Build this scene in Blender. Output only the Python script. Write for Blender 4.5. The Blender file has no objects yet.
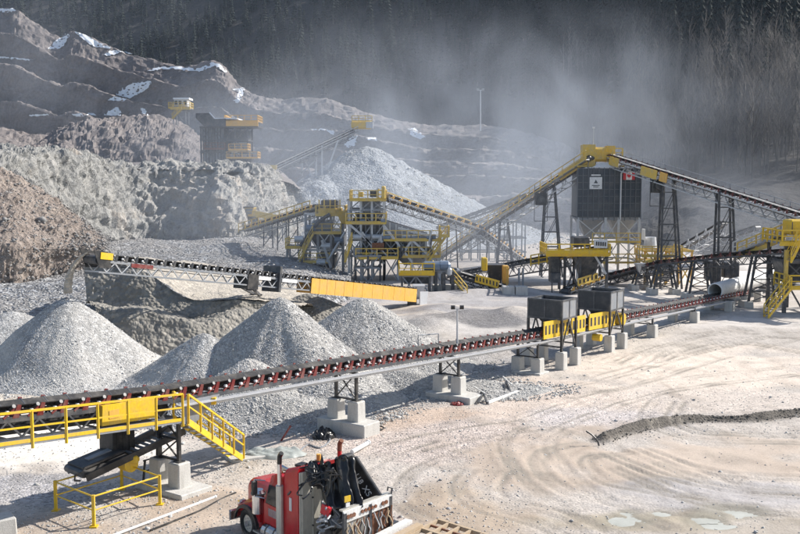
import bpy, bmesh, math, random
import numpy as np
from mathutils import Vector, Matrix, noise
from mathutils.bvhtree import BVHTree
from math import sin, cos, pi, radians
random.seed(7); RS = np.random.RandomState(7)
S = bpy.context.scene
C = S.collection
# ---------------------------------------------------------------- camera
PITCH = radians(5.07); CH = 12.0; F = 980.0
cam = bpy.data.objects.new('camera', bpy.data.cameras.new('camera')); C.objects.link(cam)
cam.location = (0, 0, CH); cam.rotation_euler = (pi/2 - PITCH, 0, 0)
cam.data.sensor_width = 36; cam.data.lens = F/800*36; cam.data.clip_end = 6000; cam.data.clip_start = .5
S.camera = cam
# ---------------------------------------------------------------- light
SUN_EL = radians(37); SUN_DIR = Vector((.93, .36, 0)).normalized()
w = bpy.data.worlds.new('World'); S.world = w; w.use_nodes = True
nt = w.node_tree; bgn = nt.nodes['Background']
sky = nt.nodes.new('ShaderNodeTexSky'); sky.sky_type = 'NISHITA'; sky.sun_disc = False
sky.sun_elevation = SUN_EL; sky.sun_rotation = math.atan2(SUN_DIR.x, SUN_DIR.y)
sky.dust_density = 1.2
nt.links.new(sky.outputs[0], bgn.inputs[0]); bgn.inputs[1].default_value = .105
sl = bpy.data.lights.new('sun', 'SUN'); sl.energy = 5.0; sl.angle = radians(.5); sl.color = (1, .95, .88)
so = bpy.data.objects.new('sun', sl); C.objects.link(so)
d = Vector((SUN_DIR.x*cos(SUN_EL), SUN_DIR.y*cos(SUN_EL), sin(SUN_EL)))
so.rotation_euler = d.to_track_quat('Z', 'Y').to_euler(); so.location = (60, 40, 120)
S.view_settings.view_transform = 'Standard'; S.view_settings.look = 'None'
S.view_settings.exposure = .50; S.view_settings.gamma = 1
S.cycles.max_bounces = 6; S.cycles.volume_bounces = 1; S.cycles.transparent_max_bounces = 8
S.cycles.diffuse_bounces = 3; S.cycles.glossy_bounces = 2
S.cycles.volume_step_rate = 1.0; S.cycles.volume_max_steps = 64

# ---------------------------------------------------------------- picture -> place
def W(px, py, Y):
    u = (px-400)/F; v = (267-py)/F
    dy = cos(PITCH) + v*sin(PITCH); dz = -sin(PITCH) + v*cos(PITCH)
    return Vector((u/dy*Y, Y, CH + dz/dy*Y))
def G(px, py, z=0.0):
    v = (267-py)/F; dy = cos(PITCH) + v*sin(PITCH); dz = -sin(PITCH) + v*cos(PITCH)
    return W(px, py, (z-CH)*dy/dz)
def PX(p):     # place -> picture
    dy = p[1]*cos(PITCH) - (p[2]-CH)*sin(PITCH); dz = p[1]*sin(PITCH) + (p[2]-CH)*cos(PITCH)
    return 400 + F*p[0]/dy, 267 - F*dz/dy

# ---------------------------------------------------------------- materials
def nodes(m):
    m.use_nodes = True; t = m.node_tree; return t, t.nodes['Principled BSDF'], t.links
def mapped(t, scale, sc3=None, obj=False):
    if obj:
        co = t.nodes.new('ShaderNodeTexCoord').outputs['Object']
    else:
        co = t.nodes.new('ShaderNodeNewGeometry').outputs['Position']
    mp = t.nodes.new('ShaderNodeMapping'); t.links.new(co, mp.inputs[0])
    s = sc3 or (1, 1, 1); mp.inputs['Scale'].default_value = (s[0]*scale, s[1]*scale, s[2]*scale)
    return mp.outputs[0]
def noise_n(t, vec, detail=6, rough=.6, dist=0):
    n = t.nodes.new('ShaderNodeTexNoise'); t.links.new(vec, n.inputs['Vector']); n.inputs['Scale'].default_value = 1
    n.inputs['Detail'].default_value = detail; n.inputs['Roughness'].default_value = rough; n.inputs['Distortion'].default_value = dist
    return n.outputs['Fac']
def ramp(t, fac, stops):
    r = t.nodes.new('ShaderNodeValToRGB'); t.links.new(fac, r.inputs[0]); e = r.color_ramp.elements
    while len(e) < len(stops): e.new(.5)
    for k, (p, c) in enumerate(stops): e[k].position = p; e[k].color = (*c, 1) if len(c) == 3 else c
    return r.outputs[0]
def mix(t, fac, a, b, mode='MIX'):
    n = t.nodes.new('ShaderNodeMix'); n.data_type = 'RGBA'; n.blend_type = mode
    if isinstance(fac, float): n.inputs[0].default_value = fac
    else: t.links.new(fac, n.inputs[0])
    for i, x in ((6, a), (7, b)):
        if isinstance(x, tuple): n.inputs[i].default_value = (*x, 1)
        else: t.links.new(x, n.inputs[i])
    return n.outputs[2]
def bump(t, b, h, strength, dist=.1, prev=None):
    n = t.nodes.new('ShaderNodeBump'); n.inputs['Strength'].default_value = strength; n.inputs['Distance'].default_value = dist
    t.links.new(h, n.inputs['Height'])
    if prev is not None: t.links.new(prev, n.inputs['Normal'])
    t.links.new(n.outputs[0], b.inputs['Normal']); return n.outputs[0]
def sc(c, k): return tuple(min(1, x*k) for x in c)

def paint(name, c, rough=.45, metal=0, wear=.35, dirt=(.42, .38, .33), scale=1.6, spec=.5):
    """painted or bare steel with dust and scuffs"""
    m = bpy.data.materials.new(name); t, b, L = nodes(m)
    n1 = noise_n(t, mapped(t, scale), 8, .65); n2 = noise_n(t, mapped(t, scale*7, (1, 1, .35)), 5, .7)
    base = mix(t, ramp(t, n2, [(.3, (0, 0, 0)), (.75, (1, 1, 1))]), sc(c, .78), sc(c, 1.1))
    col = mix(t, ramp(t, n1, [(.45, (0, 0, 0)), (.75, (wear, wear, wear))]), base, dirt)
    L.new(col, b.inputs['Base Color']); b.inputs['Roughness'].default_value = rough; b.inputs['Metallic'].default_value = metal
    b.inputs['Specular IOR Level'].default_value = spec
    bump(t, b, n2, .15, .02)
    return m
M = {}
M['yellow'] = paint('yellow_paint', (.82, .53, .02), wear=.5, scale=2.6, dirt=(.40, .30, .18))
M['yellow_far'] = paint('yellow_paint_dusty', (.72, .49, .08), wear=.55)
M['orange'] = paint('amber_guard_paint', (.78, .44, .08), wear=.45, scale=1.1, dirt=(.45, .36, .25))
M['black'] = paint('black_paint', (.02, .021, .024), wear=.25)
M['dark'] = paint('dark_steel', (.055, .06, .07), wear=.35)
M['bin'] = paint('shaded_hopper_steel', (.028, .033, .043), wear=.12)  # near-black steel for the hoppers' shaded end walls
M['grey'] = paint('grey_steel', (.26, .28, .31), rough=.5, metal=.1, wear=.5)
M['lite'] = paint('galvanised_steel', (.55, .57, .60), rough=.4, metal=.25, wear=.35)
M['white'] = paint('white_paint', (.78, .78, .76), wear=.3)
M['red'] = paint('idler_red', (.19, .02, .018), wear=.35)
M['maroon'] = paint('idler_dark_red', (.13, .02, .02), wear=.35)
M['truckred'] = paint('truck_red', (.52, .012, .018), rough=.22, wear=.14, scale=.9)
M['rubber'] = paint('belt_rubber', (.022, .021, .022), rough=.75, wear=.3)
M['tyre'] = paint('tyre_rubber', (.018, .018, .018), rough=.85, wear=.5)
M['chrome'] = paint('chrome', (.75, .76, .78), rough=.16, metal=1, wear=.12)
M['alu'] = paint('aluminium_panel', (.62, .60, .54), rough=.38, metal=.35, wear=.3)
M['silo'] = paint('silo_steel', (.032, .045, .062), wear=.22, scale=.5)
M['wood'] = paint('weathered_timber', (.5, .38, .25), rough=.8, wear=.4, scale=4)
M['rust'] = paint('rusty_steel', (.2, .075, .035), rough=.85, wear=.3, scale=5)
M['sign'] = paint('sign_white', (.8, .8, .8), wear=.08)
M['flagred'] = paint('flag_red', (.62, .03, .04), wear=.1)
M['cream'] = paint('cream_panel', (.62, .59, .51), rough=.5, wear=.3)
M['tarp'] = paint('pale_tarpaulin', (.38, .41, .39), rough=.5, wear=.3)
M['cover'] = paint('black_plastic_cover', (.012, .012, .013), rough=.28, wear=.12)
M['blue'] = paint('dusty_blue_steel', (.15, .21, .30), wear=.4)
def glass_mat():
    m = bpy.data.materials.new('dark_glass'); t, b, L = nodes(m)
    n = noise_n(t, mapped(t, 3), 4)
    L.new(ramp(t, n, [(.3, (.01, .013, .016)), (.8, (.05, .055, .06))]), b.inputs['Base Color'])
    b.inputs['Roughness'].default_value = .08; return m
M['glass'] = glass_mat()
def concrete():
    m = bpy.data.materials.new('cast_concrete'); t, b, L = nodes(m)
    a = noise_n(t, mapped(t, 1.7), 9, .65); c = noise_n(t, mapped(t, 22), 4, .7); dr = noise_n(t, mapped(t, 3.5, (1, 1, .16)), 4)
    col = mix(t, a, (.44, .43, .40), (.68, .66, .62)); col = mix(t, ramp(t, dr, [(.5, (0, 0, 0)), (.72, (.6, .6, .6))]), col, (.27, .25, .22))
    col = mix(t, .35, col, ramp(t, c, [(.3, (.3, .29, .27)), (.7, (.7, .68, .65))]))
    L.new(col, b.inputs['Base Color']); b.inputs['Roughness'].default_value = .9; bump(t, b, c, .5, .03); return m
M['concrete'] = concrete()
def gravel(name, ca, cb, cc, scale=7., big=.35, bstr=.9, fines=0.0, bdist=.12):
    """crushed stone: cell sized pieces of different greys, with fines between"""
    m = bpy.data.materials.new(name); t, b, L = nodes(m)
    v = t.nodes.new('ShaderNodeTexVoronoi'); t.links.new(mapped(t, scale), v.inputs['Vector']); v.inputs['Scale'].default_value = 1
    v2 = t.nodes.new('ShaderNodeTexVoronoi'); t.links.new(mapped(t, scale*.37), v2.inputs['Vector']); v2.inputs['Scale'].default_value = 1
    sep = t.nodes.new('ShaderNodeSeparateColor'); L.new(v.outputs['Color'], sep.inputs[0])
    sep2 = t.nodes.new('ShaderNodeSeparateColor'); L.new(v2.outputs['Color'], sep2.inputs[0])
    big_n = noise_n(t, mapped(t, big), 7, .65, .6)
    col = ramp(t, sep.outputs[0], [(0, sc(ca, .72)), (.45, ca), (.75, cb), (1, sc(cb, 1.28))])
    col = mix(t, ramp(t, sep2.outputs[1], [(.55, (0, 0, 0)), (.62, (.6, .6, .6))]), col, sc(ca, .6))
    col = mix(t, ramp(t, big_n, [(.38, (0, 0, 0)), (.7, (.8, .8, .8))]), col, cc)
    if fines: col = mix(t, fines, col, cb)
    L.new(col, b.inputs['Base Color']); b.inputs['Roughness'].default_value = .95
    h = t.nodes.new('ShaderNodeMath'); h.operation = 'ADD'; L.new(v.outputs['Distance'], h.inputs[0]); L.new(v2.outputs['Distance'], h.inputs[1])
    inv = t.nodes.new('ShaderNodeMath'); inv.operation = 'MULTIPLY'; inv.inputs[1].default_value = -1; L.new(h.outputs[0], inv.inputs[0])
    bump(t, b, inv.outputs[0], bstr, bdist); return m
M['gravel'] = gravel('crushed_stone', (.30, .295, .29), (.54, .525, .50), (.50, .48, .44), 12, .3, .8, 0, .07)
M['gravel_blue'] = gravel('blue_grey_crushed_stone', (.32, .32, .32), (.53, .525, .51), (.56, .535, .49), 13, .22, .7, 0, .06)
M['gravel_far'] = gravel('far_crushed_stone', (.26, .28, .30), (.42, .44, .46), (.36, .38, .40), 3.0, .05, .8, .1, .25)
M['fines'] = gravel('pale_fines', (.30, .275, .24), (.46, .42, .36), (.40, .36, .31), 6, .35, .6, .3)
M['sand'] = gravel('cut_sand', (.18, .172, .155), (.31, .29, .255), (.24, .225, .195), 3.5, .3, .8, .35, .2)  # darkened to stand in for shade on the bank's cut faces
M['bank'] = gravel('broken_stone_slope', (.21, .21, .215), (.43, .44, .45), (.27, .25, .23), 3.2, .09, 1.0, 0, .25)
def rock(name, ca, cb, cc, scale=.12, streak=(1, 1, .45), bstr=.9, bd=1.2):
    m = bpy.data.materials.new(name); t, b, L = nodes(m)
    n1 = noise_n(t, mapped(t, scale, streak), 10, .68, 1.1)
    n2 = noise_n(t, mapped(t, scale*5, (1, 1, .6)), 9, .7, .4)
    n3 = noise_n(t, mapped(t, scale*22), 5, .7)
    v = t.nodes.new('ShaderNodeTexVoronoi'); t.links.new(mapped(t, scale*6, (1, 1, .7)), v.inputs['Vector']); v.inputs['Scale'].default_value = 1
    col = ramp(t, n1, [(.32, sc(ca, .7)), (.45, ca), (.56, cb), (.66, cc)])
    col = mix(t, .45, col, ramp(t, n2, [(.3, sc(ca, .5)), (.55, cb), (.72, sc(cb, 1.5))]))
    col = mix(t, .3, col, ramp(t, n3, [(.3, sc(ca, .35)), (.5, cb), (.7, sc(cb, 1.5))]))
    L.new(col, b.inputs['Base Color']); b.inputs['Roughness'].default_value = .95
    p = bump(t, b, n2, bstr, bd); p = bump(t, b, n3, bstr*.8, bd*.35, p); bump(t, b, v.outputs['Distance'], bstr*.7, bd*.5, p); return m
M['rock'] = rock('blasted_rock', (.21, .215, .215), (.40, .39, .365), (.47, .37, .28), .15, (1, 1, .4), .9, .7)
M['rib'] = paint('silo_rib_steel', (.10, .115, .135), wear=.2)
M['rock_brown'] = rock('brown_rubble', (.30, .235, .20), (.47, .40, .35), (.54, .43, .34), .25, (1, 1, 1))
M['rock_far'] = rock('dark_quarry_rock', (.145, .125, .122), (.235, .21, .20), (.29, .235, .21), .045, (1, 1, 1.8), .7, 1.5)
M['hill'] = rock('scrub_hillside', (.016, .016, .018), (.038, .035, .033), (.062, .055, .05), .06, (1, 1, 1), .8, 1.5)
M['bark'] = rock('bark', (.09, .08, .072), (.17, .155, .14), (.2, .18, .165), 1.2, (1, 1, .2), .5, .05)
M['shaded_bark'] = rock('shaded_bark', (.028, .028, .028), (.058, .055, .052), (.07, .066, .06), 1.2, (1, 1, .2), .5, .05)  # bark darkened, like the hill, to stand in for the mountain's shade
M['needles'] = rock('conifer_needles', (.010, .016, .013), (.016, .025, .02), (.022, .033, .025), .8, (1, 1, 1), .6, .1)
M['stone'] = rock('loose_stone', (.32, .32, .32), (.54, .53, .51), (.58, .55, .51), 2.0, (1, 1, 1), .6, .05)
M['clod'] = rock('dark_clods', (.10, .092, .08), (.17, .155, .135), (.2, .18, .155), 1.4, (1, 1, 1), .6, .05)  # as dark as the shade band painted on the berm
M['stone_dark'] = rock('loose_boulder', (.17, .165, .16), (.33, .32, .31), (.38, .34, .3), .9, (1, 1, 1), .6, .1)
def snow():
    m = bpy.data.materials.new('old_snow'); t, b, L = nodes(m)
    n = noise_n(t, mapped(t, .5), 7)
    L.new(ramp(t, n, [(.3, (.70, .73, .78)), (.6, (.86, .88, .9))]), b.inputs['Base Color']); b.inputs['Roughness'].default_value = .7
    bump(t, b, n, .5, .3); return m
M['snow'] = snow()
def ground_mat():
    m = bpy.data.materials.new('quarry_yard'); t, b, L = nodes(m)
    at = t.nodes.new('ShaderNodeAttribute'); at.attribute_name = 'tint'
    gr = t.nodes.new('ShaderNodeAttribute'); gr.attribute_name = 'rough'
    v = t.nodes.new('ShaderNodeTexVoronoi'); t.links.new(mapped(t, 9), v.inputs['Vector']); v.inputs['Scale'].default_value = 1
    sep = t.nodes.new('ShaderNodeSeparateColor'); L.new(v.outputs['Color'], sep.inputs[0])
    st = ramp(t, sep.outputs[0], [(0, (.45, .45, .46)), (.4, (.85, .85, .85)), (.8, (1.0, 1.0, 1.0)), (1, (1.25, 1.25, 1.25))])
    fn = ramp(t, noise_n(t, mapped(t, 14), 5, .75), [(.28, (.7, .7, .7)), (.5, (1, 1, 1)), (.75, (1.1, 1.1, 1.1))])
    big = ramp(t, noise_n(t, mapped(t, .55, (1, .55, 1)), 9, .68, .8), [(.28, (.74, .72, .70)), (.5, (1, 1, 1)), (.7, (1.12, 1.12, 1.12))])
    mul = mix(t, gr.outputs['Fac'], fn, st)
    col = mix(t, 1.0, at.outputs['Color'], mul, 'MULTIPLY'); col = mix(t, 1.0, col, big, 'MULTIPLY')
    L.new(col, b.inputs['Base Color']); b.inputs['Roughness'].default_value = .92
    inv = t.nodes.new('ShaderNodeMath'); inv.operation = 'MULTIPLY'; L.new(v.outputs['Distance'], inv.inputs[0]); L.new(gr.outputs['Fac'], inv.inputs[1])
    p = bump(t, b, inv.outputs[0], .6, -.08)
    bump(t, b, noise_n(t, mapped(t, 5), 8, .75), .35, .06, p); return m
M['yard'] = ground_mat()
def volume(name, dens, col, aniso=.2, cloud=None):
    m = bpy.data.materials.new(name); m.use_nodes = True; t = m.node_tree
    t.nodes.remove(t.nodes['Principled BSDF']); o = t.nodes['Material Output']
    v = t.nodes.new('ShaderNodeVolumePrincipled'); v.inputs['Color'].default_value = (*col, 1); v.inputs['Density'].default_value = dens
    v.inputs['Anisotropy'].default_value = aniso; t.links.new(v.outputs[0], o.inputs['Volume'])
    if cloud:
        co = t.nodes.new('ShaderNodeTexCoord')
        ln = t.nodes.new('ShaderNodeVectorMath'); ln.operation = 'LENGTH'; t.links.new(co.outputs['Object'], ln.inputs[0])
        fall = t.nodes.new('ShaderNodeMapRange'); fall.interpolation_type = 'SMOOTHSTEP'
        fall.inputs[1].default_value = 1.0; fall.inputs[2].default_value = .05; t.links.new(ln.outputs['Value'], fall.inputs[0])
        n = noise_n(t, mapped(t, cloud, (1, 1, .8)), 5, .6, .6)
        nr = t.nodes.new('ShaderNodeMapRange'); nr.inputs[1].default_value = .40; nr.inputs[2].default_value = .64; t.links.new(n, nr.inputs[0])
        a = t.nodes.new('ShaderNodeMath'); a.operation = 'MULTIPLY'; t.links.new(fall.outputs[0], a.inputs[0]); t.links.new(nr.outputs[0], a.inputs[1])
        c = t.nodes.new('ShaderNodeMath'); c.operation = 'MULTIPLY'; t.links.new(a.outputs[0], c.inputs[0]); c.inputs[1].default_value = dens
        t.links.new(c.outputs[0], v.inputs['Density'])
    return m

# ---------------------------------------------------------------- mesh helpers
def link_mesh(name, V, Fc, mats, parent=None, smooth=False, mi=None):
    me = bpy.data.meshes.new(name); me.from_pydata([tuple(v) for v in V], [], Fc)
    for mm in (mats if isinstance(mats, (list, tuple)) else [mats]): me.materials.append(M[mm] if isinstance(mm, str) else mm)
    if mi is not None: me.polygons.foreach_set('material_index', mi)
    if smooth: me.polygons.foreach_set('use_smooth', [True]*len(me.polygons))
    me.update(); o = bpy.data.objects.new(name, me); C.objects.link(o)
    if parent is not None: o.parent = parent
    return o
def tag(o, label=None, cat=None, group=None, kind=None):
    if label: o['label'] = label
    if cat: o['category'] = cat
    if group: o['group'] = group
    if kind: o['kind'] = kind
    return o
def thing(name, label, cat, loc, group=None, rz=0):
    o = bpy.data.objects.new(name, None); C.objects.link(o); o.location = loc; o.rotation_euler = (0, 0, rz); o.empty_display_size = .3
    return tag(o, label, cat, group)
class MB:
    def __init__(s): s.v = []; s.f = []; s.m = []
    def add(s, V, Fc, mi=0):
        n = len(s.v); s.v += [Vector(q) for q in V]; s.f += [tuple(i+n for i in f) for f in Fc]; s.m += [mi]*len(Fc); return s
    def box(s, c, size, R=None, mi=0):
        c = Vector(c); hx, hy, hz = [q/2 for q in size]
        V = [Vector((x, y, z)) for x in (-hx, hx) for y in (-hy, hy) for z in (-hz, hz)]
        if R is not None: V = [R @ q for q in V]
        return s.add([q+c for q in V], [(0, 1, 3, 2), (4, 6, 7, 5), (0, 4, 5, 1), (2, 3, 7, 6), (0, 2, 6, 4), (1, 5, 7, 3)], mi)
    def beam(s, a, b, w=.1, h=None, mi=0, up=None):
        a = Vector(a); b = Vector(b); h = h or w; x = (b-a)
        if x.length < 1e-6: return s
        L = x.length; x.normalize(); up = Vector(up) if up is not None else Vector((0, 0, 1))
        y = up.cross(x)
        if y.length < 1e-3: y = Vector((0, 1, 0)).cross(x) if abs(x.y) < .9 else Vector((1, 0, 0)).cross(x)
        y.normalize(); z = x.cross(y)
        R = Matrix((x, y, z)).transposed()
        return s.box((a+b)/2, (L, w, h), R, mi)
    def cyl(s, a, b, r, n=8, mi=0, r2=None, caps=True):
        a = Vector(a); b = Vector(b); r2 = r if r2 is None else r2; x = (b-a).normalized()
        y = x.orthogonal().normalized(); z = x.cross(y); V = []
        for p, q in ((a, r), (b, r2)):
            for k in range(n):
                t = 2*pi*k/n; V.append(p + y*cos(t)*q + z*sin(t)*q)
        Fc = [(k, (k+1) % n, n+(k+1) % n, n+k) for k in range(n)]
        if caps: Fc += [tuple(range(n-1, -1, -1)), tuple(range(n, 2*n))]
        return s.add(V, Fc, mi)
    def path(s, pts, r, n=6, mi=0):
        for a, b in zip(pts, pts[1:]): s.cyl(a, b, r, n, mi)
        return s
    def plate(s, pts, th, mi=0):
        """closed slab from a planar outline"""
        P = [Vector(p) for p in pts]; nrm = (P[1]-P[0]).cross(P[2]-P[0]).normalized()*th; n = len(P)
        V = P + [p-nrm for p in P]
        return s.add(V, [tuple(range(n)), tuple(range(2*n-1, n-1, -1))] + [(k, n+k, n+(k+1) % n, (k+1) % n) for k in range(n)], mi)
    def obj(s, name, mats, parent=None, bevel=0, smooth=False, world=True, label=None, kind=None):
        """verts are in world space; a parent Empty has only a location (and no rotation) unless world=False"""
        off = Vector(parent.location) if (parent is not None and world) else Vector((0, 0, 0))
        pp = parent.parent if parent is not None else None
        while pp is not None and world: off = off + Vector(pp.location); pp = pp.parent
        o = link_mesh(name, [q-off for q in s.v], s.f, mats, parent, smooth, s.m if isinstance(mats, (list, tuple)) else None)
        if bevel:
            bm = bmesh.new(); bm.from_mesh(o.data)
            bmesh.ops.bevel(bm, geom=bm.edges[:], offset=bevel, segments=1, affect='EDGES', profile=.5); bm.to_mesh(o.data); bm.free()
        if label: o['label'] = label
        if kind: o['kind'] = kind
        return o
def inst(name, me, parent, loc, R=None, scale=None):
    o = bpy.data.objects.new(name, me); C.objects.link(o); o.parent = parent
    mw = Matrix.Translation(Vector(loc)-Vector(parent.location)) @ (R.to_4x4() if R is not None else Matrix())
    if scale is not None: mw = mw @ Matrix.Diagonal((*scale, 1))
    o.matrix_basis = mw; return o
def text(s, size, mat, parent, origin, xdir, ydir, name='lettering', depth=.01):
    cu = bpy.data.curves.new('t', 'FONT'); cu.body = s; cu.size = size; cu.extrude = depth; cu.align_x = 'CENTER'; cu.align_y = 'CENTER'
    t = bpy.data.objects.new('t', cu); C.objects.link(t)
    me = bpy.data.meshes.new_from_object(t.evaluated_get(bpy.context.evaluated_depsgraph_get())); bpy.data.objects.remove(t)
    me.materials.clear(); me.materials.append(M[mat])
    x = Vector(xdir).normalized(); y = Vector(ydir).normalized(); R = Matrix((x, y, x.cross(y))).transposed()
    o = inst(name, me, parent, origin, R); o.name = name; return o
def sub(o, parent):
    """make o a sub-part of parent, keeping its place"""
    p = Vector(parent.location) if parent.parent is not None else Vector((0, 0, 0))
    o.parent = parent; o.location = Vector(o.location) - p; return o

def fbm(P, f, octv=5, gain=.5, seed=0.):
    out = np.empty(len(P)); o3 = Vector((seed, seed*1.7, seed*.3))
    for i, p in enumerate(P):
        out[i] = noise.fractal(Vector(p)*f + o3, gain*2, 2.0, octv)
    return out
def catmull(P, t):
    n = len(P); x = t*(n-1); i = min(int(x), n-2); f = x-i
    p0 = P[max(i-1, 0)]; p1 = P[i]; p2 = P[i+1]; p3 = P[min(i+2, n-1)]
    return .5*((2*p1) + (p2-p0)*f + (2*p0-5*p1+4*p2-p3)*f*f + (3*p1-p0-3*p2+p3)*f**3)
TERR = []
def loft(name, rows, nu, nv, amp, freq, mat, label=None, seed=1., fine=0., smooth_v=False, kind='structure', ridged=0., stepk=0., blocky=0., bs=3.):
    """a sheet through rows of world points; displaced along its normals by rock-like noise"""
    R = [[Vector(q) if not isinstance(q, tuple) or len(q) != 4 else Vector(q[:3]) for q in r] for r in rows]
    g = np.zeros((nv, nu, 3))
    cols = []
    for r in R: cols.append([catmull(r, a/(nu-1)) for a in range(nu)])
    for a in range(nu):
        cc = [c[a] for c in cols]
        for b in range(nv):
            t = b/(nv-1)
            if smooth_v: g[b, a] = catmull(cc, t)
            else:
                x = t*(len(cc)-1); i = min(int(x), len(cc)-2); g[b, a] = cc[i].lerp(cc[i+1], x-i)
    du = np.gradient(g, axis=1); dv = np.gradient(g, axis=0); n = np.cross(du, dv); n /= (np.linalg.norm(n, axis=2, keepdims=True)+1e-9)
    P = g.reshape(-1, 3); N = n.reshape(-1, 3)
    if N[:, 1].mean() > 0 and N[:, 2].mean() < .2: N = -N
    if N[:, 2].mean() < 0: N = -N
    disp = fbm(P, freq, 6, .5, seed)*amp
    if ridged: disp += (1-np.abs(fbm(P*np.array([1, 1, .35]), freq*2.3, 4, .5, seed+5))*2)*ridged
    if blocky:
        for kk, (z_, am) in enumerate(((bs, 1.), (bs*.42, .45))):
            for i, p in enumerate(P):
                d_, q_ = noise.voronoi(Vector((p[0]/z_, p[1]/z_, p[2]/z_*.75)) + Vector((seed, 0, kk)))
                h_ = noise.cell(q_[0]*7.31); g_ = q_[0]-q_[1]
                disp[i] += blocky*am*((h_ % 1)*.7 - .35 + .5*math.sin(q_[0].x*37)*(p[2]/z_*.75-q_[0].z) + .4*(p[0]/z_+seed-q_[0].x)*math.sin(q_[0].y*51))
    if fine: disp += fbm(P, freq*7, 4, .5, seed+9)*fine
    if stepk: disp = disp + np.round(disp/stepk)*stepk*.6
    P = P + N*disp[:, None]
    Fc = [(b*nu+a, b*nu+a+1, (b+1)*nu+a+1, (b+1)*nu+a) for b in range(nv-1) for a in range(nu-1)]
    if N[:, 2].mean() >= 0:
        q = Fc[len(Fc)//2]; nn = np.cross(P[q[1]]-P[q[0]], P[q[3]]-P[q[0]])
        if nn.dot(N[q[0]]) < 0: Fc = [f[::-1] for f in Fc]
    o = link_mesh(name, P, Fc, mat, smooth=False); tag(o, label, kind=kind)
    TERR.append((P, Fc)); return o
_bvh = None
def terrain_bvh():
    global _bvh
    V = []; Fc = []; k = 0
    for P, f in TERR:
        V += [tuple(p) for p in P]; Fc += [tuple(i+k for i in q) for q in f]; k += len(P)
    _bvh = BVHTree.FromPolygons(V, Fc); return _bvh
def cast_px(px, py, ymin=30):
    p0 = W(px, py, ymin); d = (W(px, py, 300)-p0).normalized()
    return _bvh.ray_cast(p0, d, 3000)
def drop(x, y):
    h = _bvh.ray_cast(Vector((x, y, 900)), Vector((0, 0, -1)), 2000)
    return h[0]
ICO = None
def stones(name, P, sizes, mat, parent=None, seed=3, flat=.7):
    """thousands of angular stones, joined"""
    rs = np.random.RandomState(seed)
    base = np.array([(1, 0, 0), (-1, 0, 0), (0, 1, 0), (0, -1, 0), (0, 0, 1), (0, 0, -1)], float)
    tri = np.array([(0, 2, 4), (2, 1, 4), (1, 3, 4), (3, 0, 4), (2, 0, 5), (1, 2, 5), (3, 1, 5), (0, 3, 5)])
    n = len(P); P = np.array(P); sz = np.array(sizes)
    V = base[None]*rs.uniform(.5, 1.15, (n, 6, 1)) + rs.uniform(-.25, .25, (n, 6, 3)); V[:, :, 2] *= flat
    a = rs.uniform(0, 2*pi, n); b = rs.uniform(-.6, .6, n); ca, sa, cb, sb = np.cos(a), np.sin(a), np.cos(b), np.sin(b)
    x = V[:, :, 0]*ca[:, None]-V[:, :, 1]*sa[:, None]; y = V[:, :, 0]*sa[:, None]+V[:, :, 1]*ca[:, None]; z = V[:, :, 2]
    y, z = y*cb[:, None]-z*sb[:, None], y*sb[:, None]+z*cb[:, None]
    V = np.stack([x, y, z], 2)*sz[:, None, None] + P[:, None, :]
    Fc = tri[None]+6*np.arange(n)[:, None, None]
    me = bpy.data.meshes.new(name); me.vertices.add(n*6); me.vertices.foreach_set('co', V.reshape(-1))
    me.loops.add(n*24); me.loops.foreach_set('vertex_index', Fc.reshape(-1).astype(np.int32)); me.polygons.add(n*8)
    me.polygons.foreach_set('loop_start', np.arange(0, n*24, 3, dtype=np.int32))
    me.update(calc_edges=True); me.validate(); me.materials.append(M[mat])
    o = bpy.data.objects.new(name, me); C.objects.link(o); o['kind'] = 'stuff'
    if parent is not None: o.parent = parent
    return o
# ================================================================ THE YARD
def seg_dist(X, Y, pts):
    D = np.full(X.shape, 1e9)
    for (ax, ay), (bx, by) in zip(pts, pts[1:]):
        dx, dy = bx-ax, by-ay; L2 = dx*dx+dy*dy+1e-9
        t = np.clip(((X-ax)*dx+(Y-ay)*dy)/L2, 0, 1)
        D = np.minimum(D, np.hypot(X-ax-t*dx, Y-ay-t*dy))
    return D
def gp(*pp): return [tuple(G(a, b)[:2]) for a, b in pp]
def smooth_poly(pts, n=8):
    V = [Vector((*p, 0)) for p in pts]; N = (len(V)-1)*n
    return [tuple(catmull(V, k/N)[:2]) for k in range(N+1)]
BERMS = [  # px polyline, height, half width (m)
    ([(602, 440), (626, 432), (660, 425), (700, 420), (745, 420), (780, 416), (812, 413), (900, 405)], .42, .36),
    ([(430, 327), (470, 321), (520, 317)], .9, 2.4), ([(600, 352), (640, 356), (670, 350)], .12, 1.5),
    ([(300, 330), (380, 325), (425, 318), (440, 308)], .5, 2.2), ([(655, 329), (720, 327), (800, 331)], .12, 1.6),
    ([(380, 300), (440, 296), (520, 292)], .5, 3), ([(470, 360), (505, 352), (520, 345)], .5, 1.2),
    ]
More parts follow.
